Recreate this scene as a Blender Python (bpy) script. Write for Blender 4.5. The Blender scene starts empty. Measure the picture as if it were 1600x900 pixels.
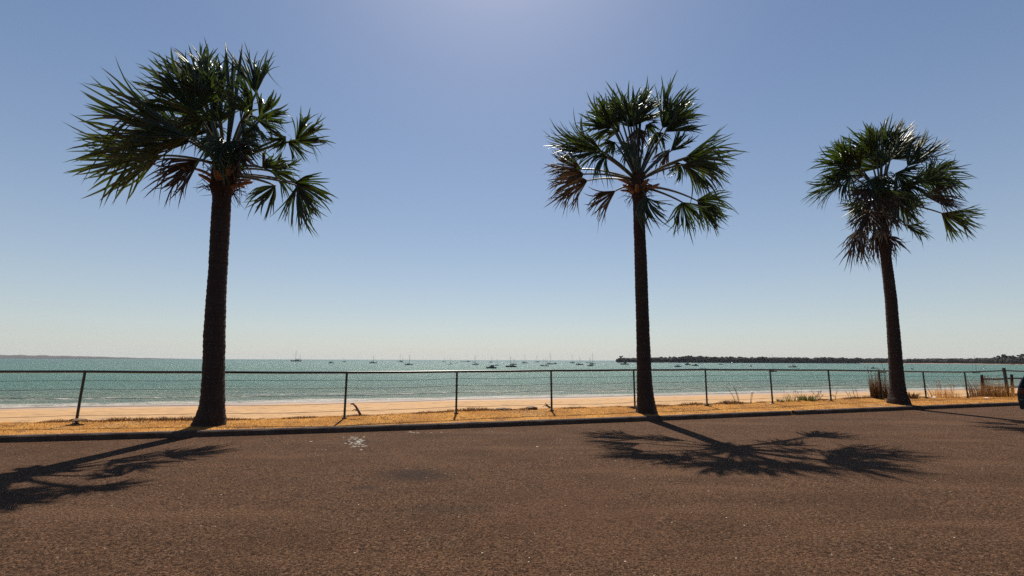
import bpy, bmesh, math, random
import numpy as np
from mathutils import Vector, Matrix, Quaternion

S = bpy.context.scene
COL = S.collection
R = math.radians

# ------------------------------------------------------------------ camera
F, CAM_H = 733.0, 1.6                       # focal length in photo pixels (1600 wide), eye height
PITCH, ROLL = math.atan(0.1532), 0.0035
f_ = Vector((0, math.cos(PITCH), math.sin(PITCH)))
u0 = Vector((0, -math.sin(PITCH), math.cos(PITCH)))
r0 = Vector((1, 0, 0))
r_ = (r0 * math.cos(ROLL) + u0 * math.sin(ROLL)).normalized()
u_ = (u0 * math.cos(ROLL) - r0 * math.sin(ROLL)).normalized()
cam = bpy.data.cameras.new("camera")
cam.sensor_width = 36.0
cam.lens = F / 1600 * 36.0
cam.clip_start, cam.clip_end = 0.1, 60000
camo = bpy.data.objects.new("camera", cam)
COL.objects.link(camo)
M3 = Matrix((r_, u_, -f_)).transposed()
camo.matrix_world = Matrix.Translation((0, 0, CAM_H)) @ M3.to_4x4()
S.camera = camo

# ------------------------------------------------------------------ world, sun, exposure
SUN_EL, SUN_AZ = R(56.4), math.atan(-0.05)  # azimuth from +Y towards +X
w = bpy.data.worlds.new("World")
S.world = w
w.use_nodes = True
nt = w.node_tree
sky = nt.nodes.new("ShaderNodeTexSky")
sky.sky_type = 'NISHITA'
sky.sun_disc = False
sky.sun_elevation = SUN_EL
sky.sun_rotation = SUN_AZ
sky.altitude = 0
sky.air_density = 1.0
sky.dust_density = 0.65
sky.ozone_density = 3.0
SKY = 0.056
bg = nt.nodes["Background"]
bg.inputs[1].default_value = SKY
hs = nt.nodes.new('ShaderNodeHueSaturation')
hs.inputs['Saturation'].default_value = 1.2
nt.links.new(sky.outputs[0], hs.inputs['Color'])
hs.inputs['Saturation'].default_value = 1.2
# pale sea haze low over the horizon
tc = nt.nodes.new('ShaderNodeTexCoord')
sp = nt.nodes.new('ShaderNodeSeparateXYZ')
nt.links.new(tc.outputs['Generated'], sp.inputs[0])
def wmath(op, a, b):
    nd = nt.nodes.new('ShaderNodeMath'); nd.operation = op
    for i, x in enumerate((a, b)):
        if isinstance(x, (int, float)): nd.inputs[i].default_value = x
        else: nt.links.new(x, nd.inputs[i])
    return nd.outputs[0]
up = wmath('MAXIMUM', sp.outputs[2], 0.0)
fac = wmath('MULTIPLY', wmath('POWER', 2.71828, wmath('MULTIPLY', up, -1 / 0.31)), 0.64)
mxs = nt.nodes.new('ShaderNodeMix'); mxs.data_type = 'RGBA'
nt.links.new(fac, mxs.inputs[0])
nt.links.new(hs.outputs[0], mxs.inputs[6])
mxs.inputs[7].default_value = (0.43 / SKY, 0.455 / SKY, 0.46 / SKY, 1)
nt.links.new(mxs.outputs[2], bg.inputs[0])

sl = bpy.data.lights.new("sun", 'SUN')
sl.energy = 5.0
sl.angle = R(0.53)
sl.color = (1.0, 0.93, 0.82)
slo = bpy.data.objects.new("sun", sl)
COL.objects.link(slo)
SUN = Vector((math.sin(SUN_AZ) * math.cos(SUN_EL), math.cos(SUN_AZ) * math.cos(SUN_EL), math.sin(SUN_EL)))
slo.rotation_euler = SUN.to_track_quat('Z', 'Y').to_euler()
slo.location = SUN * 60

S.render.engine = 'CYCLES'
S.view_settings.view_transform = 'Standard'
S.view_settings.look = 'None'
S.view_settings.exposure = 0.585
S.view_settings.gamma = 1.0
S.view_settings.use_curve_mapping = False
S.cycles.use_denoising = False
S.cycles.max_bounces = 6
S.cycles.transparent_max_bounces = 8
S.cycles.sample_clamp_indirect = 1.0
S.cycles.caustics_reflective = False
S.cycles.caustics_refractive = False

# ------------------------------------------------------------------ helpers
CAMV = Vector((0, 0, CAM_H))


def ray(px, py):
    return f_ * F + r_ * (px - 800) - u_ * (py - 450)


def at(px, py, Y):
    """the point seen at photo pixel (px, py) that lies Y metres ahead"""
    d = ray(px, py)
    return CAMV + d * (Y / d.y)


def gnd(px, py, z):
    d = ray(px, py)
    return CAMV + d * ((z - CAM_H) / d.z)


def tag(o, label=None, cat=None, group=None, kind=None):
    if label: o['label'] = label
    if cat: o['category'] = cat
    if group: o['group'] = group
    if kind: o['kind'] = kind
    return o


def link(name, me, mats=(), parent=None, smooth=False):
    for m in mats: me.materials.append(m)
    if smooth: me.polygons.foreach_set('use_smooth', [True] * len(me.polygons))
    o = bpy.data.objects.new(name, me)
    COL.objects.link(o)
    if parent: o.parent = parent
    return o


def mesh(name, verts, faces, mats=(), parent=None, smooth=False, idx=None):
    me = bpy.data.meshes.new(name)
    me.from_pydata([tuple(v) for v in verts], [], faces)
    if idx is not None:
        me.polygons.foreach_set('material_index', idx)
    me.update()
    if not isinstance(mats, (list, tuple)): mats = [mats]
    return link(name, me, mats, parent, smooth)


def empty(name, loc, rz=0.0):
    o = bpy.data.objects.new(name, None)
    o.empty_display_size = 0.2
    COL.objects.link(o)
    o.location = loc
    o.rotation_euler = (0, 0, rz)
    return o


class MB:
    """collects shapes for ONE mesh"""
    def __init__(self):
        self.v, self.f = [], []

    def add(self, vs, fs):
        n = len(self.v)
        self.v += [Vector(v) for v in vs]
        self.f += [tuple(i + n for i in f) for f in fs]

    def box(self, lo, hi, bev=0.0):
        bm = bmesh.new()
        bmesh.ops.create_cube(bm, size=1.0)
        lo, hi = Vector(lo), Vector(hi)
        for v in bm.verts:
            v.co = Vector(((lo[i] + hi[i]) / 2 + v.co[i] * (hi[i] - lo[i]) for i in range(3)))
        if bev: bmesh.ops.bevel(bm, geom=bm.edges[:], offset=bev, segments=2, affect='EDGES', profile=0.5)
        bm.verts.index_update()
        self.add([v.co.copy() for v in bm.verts], [[v.index for v in f.verts] for f in bm.faces])
        bm.free()

    def tube(self, pts, rad, n=8, caps=True):
        pts = [Vector(p) for p in pts]
        if not isinstance(rad, (list, tuple)): rad = [rad] * len(pts)
        rings, prev = [], None
        for i, p in enumerate(pts):
            t = (pts[min(i + 1, len(pts) - 1)] - pts[max(i - 1, 0)]).normalized()
            if prev is None:
                a = t.orthogonal().normalized()
            else:
                a = (prev - t * prev.dot(t)).normalized()
            prev = a
            b = t.cross(a)
            rings.append([p + (a * math.cos(2 * math.pi * k / n) + b * math.sin(2 * math.pi * k / n)) * rad[i] for k in range(n)])
        vs = [v for r in rings for v in r]
        fs = []
        for i in range(len(pts) - 1):
            for k in range(n):
                fs.append((i * n + k, i * n + (k + 1) % n, (i + 1) * n + (k + 1) % n, (i + 1) * n + k))
        if caps:
            fs.append(tuple(range(n - 1, -1, -1)))
            fs.append(tuple((len(pts) - 1) * n + k for k in range(n)))
        self.add(vs, fs)

    def build(self, name, mats, parent=None, smooth=False):
        return mesh(name, self.v, self.f, mats, parent, smooth)


# ------------------------------------------------------------------ materials
class Mat:
    def __init__(self, name):
        self.m = bpy.data.materials.new(name)
        self.m.use_nodes = True
        self.t = self.m.node_tree
        self.p = self.t.nodes["Principled BSDF"]
        self.out = self.t.nodes["Material Output"]

    def n(self, typ, **kw):
        nd = self.t.nodes.new(typ)
        for k, v in kw.items():
            if k.startswith('i_'):
                k = k[2:]
                nd.inputs[int(k) if k.isdigit() else k].default_value = v
            else:
                setattr(nd, k, v)
        return nd

    def l(self, a, b):
        self.t.links.new(a, b)

    def pos(self):
        if not hasattr(self, '_pos'):
            self._pos = self.n('ShaderNodeNewGeometry').outputs['Position']
        return self._pos

    def obj(self):
        if not hasattr(self, '_obj'):
            self._obj = self.n('ShaderNodeTexCoord').outputs['Object']
        return self._obj

    def noise(self, vec, scale, detail=4, rough=0.55):
        nd = self.n('ShaderNodeTexNoise')
        nd.inputs['Scale'].default_value = scale
        nd.inputs['Detail'].default_value = detail
        nd.inputs['Roughness'].default_value = rough
        self.l(vec, nd.inputs['Vector'])
        return nd.outputs['Fac']

    def math(self, op, a, b=None, c=None, clamp=False):
        nd = self.n('ShaderNodeMath', operation=op, use_clamp=clamp)
        for i, x in enumerate((a, b, c)):
            if x is None: continue
            if isinstance(x, (int, float)): nd.inputs[i].default_value = x
            else: self.l(x, nd.inputs[i])
        return nd.outputs[0]

    def smooth(self, x, a, b, lo=0.0, hi=1.0):
        nd = self.n('ShaderNodeMapRange', interpolation_type='SMOOTHSTEP')
        self.l(x, nd.inputs[0])
        for i, v in enumerate((a, b, lo, hi)): nd.inputs[i + 1].default_value = v
        return nd.outputs[0]

    def mix(self, fac, a, b):
        nd = self.n('ShaderNodeMix', data_type='RGBA')
        if isinstance(fac, (int, float)): nd.inputs[0].default_value = fac
        else: self.l(fac, nd.inputs[0])
        for i, x in ((6, a), (7, b)):
            if isinstance(x, tuple): nd.inputs[i].default_value = (*x, 1)
            else: self.l(x, nd.inputs[i])
        return nd.outputs[2]

    def bump(self, h, strength, dist, normal=None):
        nd = self.n('ShaderNodeBump')
        nd.inputs['Strength'].default_value = strength
        nd.inputs['Distance'].default_value = dist
        self.l(h, nd.inputs['Height'])
        if normal is not None: self.l(normal, nd.inputs['Normal'])
        return nd.outputs[0]

    def mapping(self, vec, scale=(1, 1, 1), rot=(0, 0, 0)):
        nd = self.n('ShaderNodeMapping')
        nd.inputs['Scale'].default_value = scale
        nd.inputs['Rotation'].default_value = rot
        self.l(vec, nd.inputs['Vector'])
        return nd.outputs[0]

    def set(self, color=None, rough=None, spec=None, normal=None, metal=None):
        if color is not None:
            if isinstance(color, tuple): self.p.inputs['Base Color'].default_value = (*color, 1)
            else: self.l(color, self.p.inputs['Base Color'])
        if rough is not None:
            if isinstance(rough, (int, float)): self.p.inputs['Roughness'].default_value = rough
            else: self.l(rough, self.p.inputs['Roughness'])
        if spec is not None:
            self.p.inputs['Specular IOR Level'].default_value = spec
        if metal is not None:
            self.p.inputs['Metallic'].default_value = metal
        if normal is not None: self.l(normal, self.p.inputs['Normal'])
        return self


def simple(name, col, rough=0.5, spec=0.5, var=0.25, scale=8.0, metal=0.0):
    m = Mat(name)
    nz = m.noise(m.obj(), scale)
    m.set(m.mix(nz, tuple(c * (1 - var) for c in col), tuple(min(1, c * (1 + var)) for c in col)), rough, spec, metal=metal)
    return m.m


# shoreline: straight line through these photo points at sea level
SEA = -4.0
ps = [gnd(x, y, SEA) for x, y in ((0, 634), (400, 629), (800, 624), (1200, 614), (1460, 607))]
B_, A_ = np.polyfit([p.x for p in ps], [p.y for p in ps], 1)   # shore: Y = A_ + B_ X
SH = math.hypot(1, B_)


def mat_asphalt():
    m = Mat('asphalt')
    P = m.pos()
    big = m.noise(P, 0.35, 3)
    mid = m.noise(P, 2.2, 4)
    fine = m.noise(P, 42, 4, 0.75)
    grit = m.noise(P, 95, 3, 0.7)
    c = m.mix(m.smooth(big, 0.3, 0.7), (0.0996, 0.0486, 0.0239), (0.1309, 0.0663, 0.0342))
    c = m.mix(m.smooth(mid, 0.35, 0.75), c, (0.0778, 0.0438, 0.0260))
    gv = m.n('ShaderNodeTexVoronoi', feature='F1'); gv.inputs['Scale'].default_value = 38.0; m.l(P, gv.inputs['Vector'])
    gs = m.n('ShaderNodeSeparateColor'); m.l(gv.outputs['Color'], gs.inputs[0])
    c = m.mix(m.smooth(gs.outputs[0], 0.55, 1.0), c, (0.1689, 0.0954, 0.0566))
    c = m.mix(m.smooth(gs.outputs[1], 0.55, 0.95), c, (0.0186, 0.0081, 0.0043))
    vr = m.noise(P, 0.8, 5, 0.6)
    c = m.mix(m.smooth(vr, 0.45, 0.66, 0.0, 0.5), c, (0.0453, 0.0231, 0.0121))
    c = m.mix(m.smooth(m.noise(m.mapping(P, (0.25, 1.2, 1), (0, 0, -0.3)), 0.9, 4), 0.50, 0.68, 0.0, 0.75), c, (0.1508, 0.0819, 0.0450))
    c = m.mix(m.smooth(fine, 0.40, 0.60), (0.0219, 0.0097, 0.0050), c)
    c = m.mix(m.smooth(grit, 0.54, 0.66), c, (0.2027, 0.1173, 0.0691))
    # reddish patch and oil stains
    def spot(x, y, r):
        sub = m.n('ShaderNodeVectorMath', operation='SUBTRACT')
        m.l(P, sub.inputs[0]); sub.inputs[1].default_value = (x, y, 0)
        ln = m.n('ShaderNodeVectorMath', operation='LENGTH')
        m.l(m.mapping(sub.outputs[0], (1 / r[0], 1 / r[1], 0)), ln.inputs[0])
        d = m.math('ADD', ln.outputs['Value'], m.math('MULTIPLY', mid, 0.9))
        return m.smooth(d, 0.55, 1.35, 1.0, 0.0)
    for px, py, r, col, k in ((650, 742, (0.95, 0.55), (0.0254, 0.0170, 0.0139), 0.75), (572, 762, (0.35, 0.18), (0.0271, 0.0186, 0.0145), 0.6),
                              (905, 800, (1.6, 1.9), (0.0845, 0.0405, 0.0233), 0.3), (700, 795, (0.9, 0.3), (0.0287, 0.0210, 0.0161), 0.4),
                              (560, 690, (0.8, 0.3), (0.0287, 0.0210, 0.0161), 0.6), (1310, 655, (3.0, 0.5), (0.0338, 0.0227, 0.0161), 0.5),
                              (740, 680, (2.4, 0.25), (0.0321, 0.0227, 0.0174), 0.5)):
        p = gnd(px, py, 0)
        c = m.mix(m.math('MULTIPLY', spot(p.x, p.y, r), k), c, col)
    # sparse stones, their sparkle painted in as pale specks
    vo = m.n('ShaderNodeTexVoronoi', feature='F1')
    vo.inputs['Scale'].default_value = 13.0
    m.l(P, vo.inputs['Vector'])
    sep = m.n('ShaderNodeSeparateColor')
    m.l(vo.outputs['Color'], sep.inputs[0])
    stone = m.math('MULTIPLY', m.math('LESS_THAN', vo.outputs['Distance'], m.math('MULTIPLY', sep.outputs[1], 0.115)), m.math('GREATER_THAN', sep.outputs[0], 0.78))
    c = m.mix(stone, c, (0.4646, 0.4045, 0.3052))
    vo2 = m.n('ShaderNodeTexVoronoi', feature='F1')
    vo2.inputs['Scale'].default_value = 34.0
    m.l(P, vo2.inputs['Vector'])
    sep2 = m.n('ShaderNodeSeparateColor')
    m.l(vo2.outputs['Color'], sep2.inputs[0])
    st2 = m.math('MULTIPLY', m.math('LESS_THAN', vo2.outputs['Distance'], 0.16), m.math('GREATER_THAN', sep2.outputs[0], 0.86))
    c = m.mix(m.math('MULTIPLY', st2, 0.8), c, (0.2534, 0.2022, 0.1453))
    h = m.math('ADD', m.math('ADD', fine, m.math('MULTIPLY', grit, 0.5)), m.math('MULTIPLY', gv.outputs['Distance'], -0.6))
    m.set(c, 0.9, 0.06, m.bump(h, 1.0, 0.02))
    return m.m


def mat_verge():
    m = Mat('dry_ground')
    P = m.pos()
    a, b, c3 = m.noise(P, 1.1, 5), m.noise(P, 9, 5, 0.7), m.noise(P, 60, 3, 0.7)
    c = m.mix(m.smooth(a, 0.35, 0.65), (0.2580, 0.1075, 0.0224), (0.3956, 0.1935, 0.0447))
    c = m.mix(m.smooth(b, 0.5, 0.72), c, (0.2064, 0.0817, 0.0189))
    c = m.mix(m.smooth(c3, 0.5, 0.7), c, (0.4472, 0.2494, 0.0774))
    pt = m.noise(P, 2.6, 6, 0.7)
    c = m.mix(m.smooth(pt, 0.52, 0.64, 0.0, 0.75), c, (0.135, 0.066, 0.026))
    c = m.mix(m.smooth(m.noise(P, 0.6, 4), 0.55, 0.7, 0.0, 0.5), c, (0.30, 0.19, 0.10))
    m.set(c, 0.9, 0.1, m.bump(m.math('ADD', b, c3), 0.45, 0.02))
    return m.m


def mat_sand():
    m = Mat('sand')
    P = m.pos()
    sx = m.n('ShaderNodeSeparateXYZ'); m.l(P, sx.inputs[0])
    off = m.math('MULTIPLY', m.math('SUBTRACT', m.math('SUBTRACT', sx.outputs[1], m.math('MULTIPLY', sx.outputs[0], float(B_))), float(A_)), 1 / SH)
    wob = m.noise(P, 0.12, 4)
    st = m.mapping(P, (0.10, 1.1, 1), (0, 0, -math.atan(B_)))
    streak = m.noise(st, 0.9, 4, 0.6)
    fine = m.noise(P, 14, 4, 0.65)
    c = m.mix(m.smooth(streak, 0.35, 0.65), (0.3404, 0.1943, 0.0808), (0.3922, 0.2370, 0.1064))
    vr = m.noise(P, 0.8, 5, 0.6)
    c = m.mix(m.smooth(vr, 0.48, 0.72, 0.0, 0.55), c, (0.0450, 0.0252, 0.0161))
    c = m.mix(m.smooth(m.noise(m.mapping(P, (0.25, 1.2, 1), (0, 0, -0.3)), 0.9, 4), 0.52, 0.75, 0.0, 0.5), c, (0.1500, 0.0893, 0.0598))
    c = m.mix(m.smooth(fine, 0.5, 0.8), c, (0.2960, 0.1748, 0.0894))
    wet = m.smooth(m.math('ADD', off, m.math('MULTIPLY', m.math('SUBTRACT', wob, 0.5), 10)), -9.0, -3.0)
    c = m.mix(wet, c, (0.2664, 0.1826, 0.1276))
    r = m.n('ShaderNodeMapRange'); m.l(wet, r.inputs[0]); r.inputs[3].default_value = 0.9; r.inputs[4].default_value = 0.35
    m.set(c, r.outputs[0], 0.3, m.bump(m.math('ADD', fine, m.math('MULTIPLY', streak, 2.0)), 0.5, 0.05))
    return m.m


def mat_water():
    m = Mat('sea_water')
    P = m.pos()
    sx = m.n('ShaderNodeSeparateXYZ'); m.l(P, sx.inputs[0])
    off = m.math('MULTIPLY', m.math('SUBTRACT', m.math('SUBTRACT', sx.outputs[1], m.math('MULTIPLY', sx.outputs[0], float(B_))), float(A_)), 1 / SH)
    rot = (0, 0, -math.atan(B_))
    n_big = m.noise(m.mapping(P, (0.03, 0.12, 1), rot), 1.0, 4)
    n_mid = m.noise(m.mapping(P, (0.30, 0.9, 1), rot), 1.0, 4, 0.6)
    n_sm = m.noise(m.mapping(P, (1.1, 2.6, 1), rot), 1.0, 4, 0.65)
    near = m.smooth(off, 4.0, 60.0)
    c = m.mix(near, (0.095, 0.120, 0.072), (0.026, 0.100, 0.058))
    c = m.mix(m.smooth(off, 60, 900), c, (0.013, 0.070, 0.049))
    c = m.mix(m.math('MULTIPLY', m.smooth(n_big, 0.45, 0.7), 0.5), c, (0.0136, 0.0527, 0.0403))
    c = m.mix(m.math('MULTIPLY', m.smooth(n_mid, 0.46, 0.66), 0.7), c, (0.014, 0.052, 0.040))
    # broken foam: the wash at the sand edge, a breaker line behind it, scattered whitecaps that also paint in glints
    wob = m.math('MULTIPLY', m.math('SUBTRACT', m.noise(m.mapping(P, (0.06, 0.06, 1)), 1.0, 3), 0.5), 12.0)
    fz = m.noise(m.mapping(P, (0.35, 1.6, 1), rot), 1.0, 5, 0.7)
    d = m.math('ADD', off, wob)
    wash = m.math('MULTIPLY', m.smooth(d, 0.5, 5.0, 1.0, 0.0), m.smooth(fz, 0.36, 0.56))
    br = m.math('MULTIPLY', m.math('MULTIPLY', m.smooth(d, 8.0, 9.5), m.smooth(d, 11.0, 15.0, 1.0, 0.0)), m.smooth(fz, 0.50, 0.64))
    br2 = m.math('MULTIPLY', m.math('MULTIPLY', m.smooth(d, 18.0, 19.0), m.smooth(d, 20.0, 23.0, 1.0, 0.0)), m.smooth(fz, 0.60, 0.70))
    caps = m.math('MULTIPLY', m.smooth(m.noise(m.mapping(P, (0.7, 2.2, 1), rot), 1.0, 6, 0.75), 0.645, 0.72), m.smooth(off, 10, 30))
    foam = m.math('MAXIMUM', m.math('MAXIMUM', wash, br), m.math('MAXIMUM', br2, m.math('MULTIPLY', caps, 0.7)))
    c = m.mix(foam, c, (0.4092, 0.3720, 0.3286))
    r = m.n('ShaderNodeMapRange'); m.l(foam, r.inputs[0]); r.inputs[3].default_value = 0.36; r.inputs[4].default_value = 0.8
    h = m.math('ADD', m.math('MULTIPLY', n_mid, 1.0), m.math('MULTIPLY', n_sm, 0.7))
    m.set(c, r.outputs[0], 0.46, m.bump(h, 1.0, 0.9))
    m.p.inputs['IOR'].default_value = 1.33
    return m.m


def mat_leaf(name, a, b, trans, tcol, rough=0.32):
    m = Mat(name)
    nz = m.noise(m.obj(), 3.0, 3)
    c = m.mix(nz, a, b)
    m.set(c, rough, 0.36)
    tr = m.n('ShaderNodeBsdfTranslucent')
    tr.inputs[0].default_value = (*tcol, 1)
    mx = m.n('ShaderNodeMixShader')
    mx.inputs[0].default_value = trans
    m.l(m.p.outputs[0], mx.inputs[1]); m.l(tr.outputs[0], mx.inputs[2]); m.l(mx.outputs[0], m.out.inputs[0])
    return m.m


def mat_bark():
    m = Mat('palm_bark')
    P = m.obj()
    rings = m.noise(m.mapping(P, (0.8, 0.8, 14)), 1.0, 4, 0.6)
    fib = m.noise(m.mapping(P, (22, 22, 2.5)), 1.0, 4, 0.6)
    c = m.mix(rings, (0.013, 0.0085, 0.0075), (0.062, 0.041, 0.034))
    c = m.mix(m.smooth(fib, 0.5, 0.7), c, (0.024, 0.015, 0.013))
    m.set(c, 0.85, 0.15, m.bump(m.math('ADD', rings, fib), 0.8, 0.03))
    return m.m


M = {
    'asphalt': mat_asphalt(), 'verge': mat_verge(), 'sand': mat_sand(), 'water': mat_water(), 'bark': mat_bark(),
    'leaf': mat_leaf('palm_leaf', (0.009, 0.016, 0.005), (0.020, 0.034, 0.009), 0.17, (0.10, 0.155, 0.014), 0.45),
    'leaf_dead': mat_leaf('dead_palm_leaf', (0.026, 0.018, 0.011), (0.055, 0.034, 0.020), 0.16, (0.10, 0.055, 0.022), 0.45),
    'petiole': simple('palm_petiole', (0.024, 0.028, 0.012), 0.4, 0.4),
    'leaf_base': simple('palm_leaf_base', (0.17, 0.085, 0.05), 0.7, 0.2, 0.35, 6),
    'fibre': simple('palm_fibre', (0.05, 0.028, 0.02), 0.9, 0.1, 0.5, 14),
    'rail': simple('dark_green_steel', (0.012, 0.020, 0.016), 0.35, 0.5),
    'wire': simple('wire_steel', (0.03, 0.03, 0.03), 0.5, 0.4),
    'timber': simple('weathered_timber', (0.03, 0.021, 0.018), 0.85, 0.15, 0.5, 10),
    'paint': simple('worn_white_paint', (0.30, 0.27, 0.225), 0.7, 0.2, 0.15, 30),
    'straw': mat_leaf('dry_grass', (0.36, 0.165, 0.036), (0.50, 0.27, 0.075), 0.5, (0.52, 0.26, 0.06), 0.7),
    'straw_dark': mat_leaf('withered_grass', (0.10, 0.05, 0.022), (0.20, 0.10, 0.04), 0.25, (0.22, 0.10, 0.03), 0.7),
    'weed': mat_leaf('green_weed', (0.045, 0.05, 0.018), (0.09, 0.085, 0.03), 0.3, (0.15, 0.15, 0.03), 0.6),
    'drift': simple('driftwood', (0.12, 0.075, 0.05), 0.85, 0.15, 0.4, 12),
    'litter': simple('litter_paper', (0.72, 0.66, 0.6), 0.7, 0.3, 0.1, 20),
    'bush': simple('far_foliage', (0.028, 0.024, 0.022), 0.9, 0.05, 0.6, 0.08),
    'farland': simple('far_land', (0.07, 0.065, 0.06), 0.95, 0.05, 0.3, 0.01),
    'earth': simple('earth', (0.16, 0.10, 0.06), 0.95, 0.1, 0.3, 0.3),
    'hull_dark': simple('hull_dark', (0.018, 0.024, 0.028), 0.3, 0.5, 0.1),
    'hull_white': simple('hull_white', (0.70, 0.69, 0.66), 0.3, 0.5, 0.05),
    'hull_grey': simple('hull_grey', (0.13, 0.14, 0.14), 0.35, 0.5, 0.1),
    'mast': simple('mast_alloy', (0.10, 0.10, 0.10), 0.4, 0.5, 0.1),
    'canvas': simple('boat_canvas', (0.03, 0.035, 0.05), 0.8, 0.2, 0.2),
    'bglass': simple('boat_window', (0.01, 0.012, 0.015), 0.1, 0.6, 0.1),
}


def mat_kerb():
    m = Mat('kerb_concrete')
    P = m.pos()
    a, b = m.noise(P, 3, 5), m.noise(P, 45, 3)
    c = m.mix(m.smooth(a, 0.35, 0.7), (0.0490, 0.0322, 0.0259), (0.0840, 0.0574, 0.0455))
    c = m.mix(m.smooth(b, 0.5, 0.75), c, (0.0350, 0.0252, 0.0210))
    m.set(c, 0.85, 0.2, m.bump(m.math('ADD', a, b), 0.6, 0.02))
    return m.m


M['kerb'] = mat_kerb()

rng = random.Random(7)
NR = np.random.default_rng(11)


def fbm(x, y, seed=0):
    """cheap smooth noise from sines, about -1..1"""
    s = 0.0
    for k, (a, b, p) in enumerate(((0.9, 0.5, 0.3), (-0.7, 1.3, 1.1), (2.3, 0.8, 2.0), (1.7, -2.9, 4.4), (5.1, 3.3, 0.9), (-4.3, 6.1, 3.7))):
        s += math.sin(a * x + b * y + p + seed * 1.7) / (1 + 0.7 * k)
    return s / 2.6


# ------------------------------------------------------------------ lines of the place
kp = [gnd(x, y, 0) for x, y in ((0, 692), (200, 686), (400, 679), (600, 673.5), (800, 667), (1000, 658.5), (1200, 650), (1400, 641.5), (1590, 634))]
KX, KY = [p.x for p in kp], [p.y for p in kp]
kc = np.polyfit(KX, KY, 3)


def kerb_y(x):
    if x < KX[0]:
        return float(np.polyval(kc, KX[0]) + (x - KX[0]) * 0.24)
    if x > KX[-1]:
        return float(np.polyval(kc, KX[-1]) + (x - KX[-1]) * 0.36)
    return float(np.polyval(kc, x))


def fence_y(x):
    if x > -4.05: return 13.11 + 0.3657 * x
    return 13.11 + 0.3657 * -4.05 + 0.125 * (x + 4.05)


def on_fence(px):
    q = ray(px, 600); q = q.x / q.y
    Y = 13.11 / (1 - 0.3657 * q)
    if q * Y < -4.05: Y = (13.11 + (0.3657 - 0.125) * -4.05) / (1 - 0.125 * q)
    return Y


edge_px = [(-40, 663), (0, 661), (60, 659), (125, 657), (200, 656), (260, 655), (330, 655), (440, 653), (540, 650), (640, 645), (714, 641.5), (800, 640), (860, 638), (930, 636.5),
           (1000, 635), (1100, 632), (1200, 628), (1290, 624), (1350, 622), (1400, 621), (1450, 621.5), (1500, 621), (1600, 618), (1650, 617)]
EX, EZ = [], []
for x, y in edge_px:
    Y = on_fence(x)
    p = at(x, y, Y)
    p = at(x, y, fence_y(p.x) + 0.45)
    EX.append(p.x); EZ.append(p.z)


def edge_z(x):
    return float(np.interp(x, EX, EZ))


KERB_H, KERB_W = 0.12, 0.15
T_F = 0.78


def verge_xyz(x, t):
    """t 0 at the kerb back, 1 at the lip above the beach"""
    ya, yb = kerb_y(x) + KERB_W, max(fence_y(x) + 0.45, kerb_y(x) + 0.9)
    za, zb = KERB_H - 0.012, edge_z(x)
    y = ya + (yb - ya) * t
    z = za + (zb - za) * (t ** 0.8) + 0.018 * fbm(x * 1.6, y * 2.2) * min(1, 5 * t)
    return Vector((x, y, z))


def ground_z(x, y):
    ya, yb = kerb_y(x) + KERB_W, max(fence_y(x) + 0.45, kerb_y(x) + 0.9)
    t = min(1.0, max(0.0, (y - ya) / (yb - ya)))
    return verge_xyz(x, t).z


# ------------------------------------------------------------------ ground, road, kerb, verge, beach, sea
xs = [-300, -150, -80, -50, -35] + list(np.arange(-24, 48, 0.25)) + [52, 60, 80, 120, 180, 300]
v, fc = [], []
for x in xs:
    k = kerb_y(x)
    for y in (-120, -30, -6, k + 0.05):
        v.append((x, y, 0.0))
for i in range(len(xs) - 1):
    for j in range(3):
        a = i * 4 + j
        fc.append((a, a + 4, a + 5, a + 1))
tag(mesh('road', v, fc, M['asphalt']), kind='structure')

v = [(-9000, -6000, -0.06), (9000, -6000, -0.06), (9000, -100, -0.06), (-9000, -100, -0.06)]
tag(mesh('ground', v, [(0, 1, 2, 3)], M['earth']), kind='structure')


def kerb_piece(x0, x1):
    n = max(2, int((x1 - x0) / 0.3))
    v, fc = [], []
    prof = [(0.0, -0.05), (0.006, KERB_H - 0.025), (0.03, KERB_H), (KERB_W - 0.01, KERB_H), (KERB_W, -0.05)]
    for i in range(n + 1):
        x = x0 + (x1 - x0) * i / n
        s = (kerb_y(x + 0.1) - kerb_y(x - 0.1)) / 0.2
        nx, ny = -s / math.hypot(1, s), 1 / math.hypot(1, s)
        for (d, z) in prof:
            jz = 0.006 * fbm(x * 7, d * 60, 3) if z > 0 else 0
            jd = 0.006 * fbm(x * 9, z * 50, 5)
            v.append((x + nx * (d + jd), kerb_y(x) + ny * (d + jd), z + jz))
    for i in range(n):
        for j in range(4):
            a = i * 5 + j
            fc.append((a, a + 5, a + 6, a + 1))
    fc.append(tuple(range(4, -1, -1)))
    fc.append(tuple(n * 5 + k for k in range(5)))
    return tag(mesh('kerb', v, fc, M['kerb']), kind='structure')


g0, g1 = gnd(1237, 648.6, 0).x, gnd(1243.5, 648.2, 0).x
xa = -60.0
stones = []
while xa < g0 - 2.4:
    stones.append((xa, xa + 2.4)); xa += 2.4
stones[-1] = (stones[-1][0], g0)
cuts = [-60.0] + [gnd(px, 690 - px * 0.034, 0).x for px in (100, 262, 400, 548, 690, 826, 962, 1098)] + [g0]
for a, b in zip(cuts[:-1], cuts[1:]):
    kerb_piece(a + 0.006, b - (0.006 if b != g0 else 0.0))
cuts = [g1] + [gnd(px, 690 - px * 0.034, 0).x for px in (1340, 1440, 1530)] + [70.0]
for a, b in zip(cuts[:-1], cuts[1:]):
    kerb_piece(a + (0.006 if a != g1 else 0.0), b - 0.006)

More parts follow.
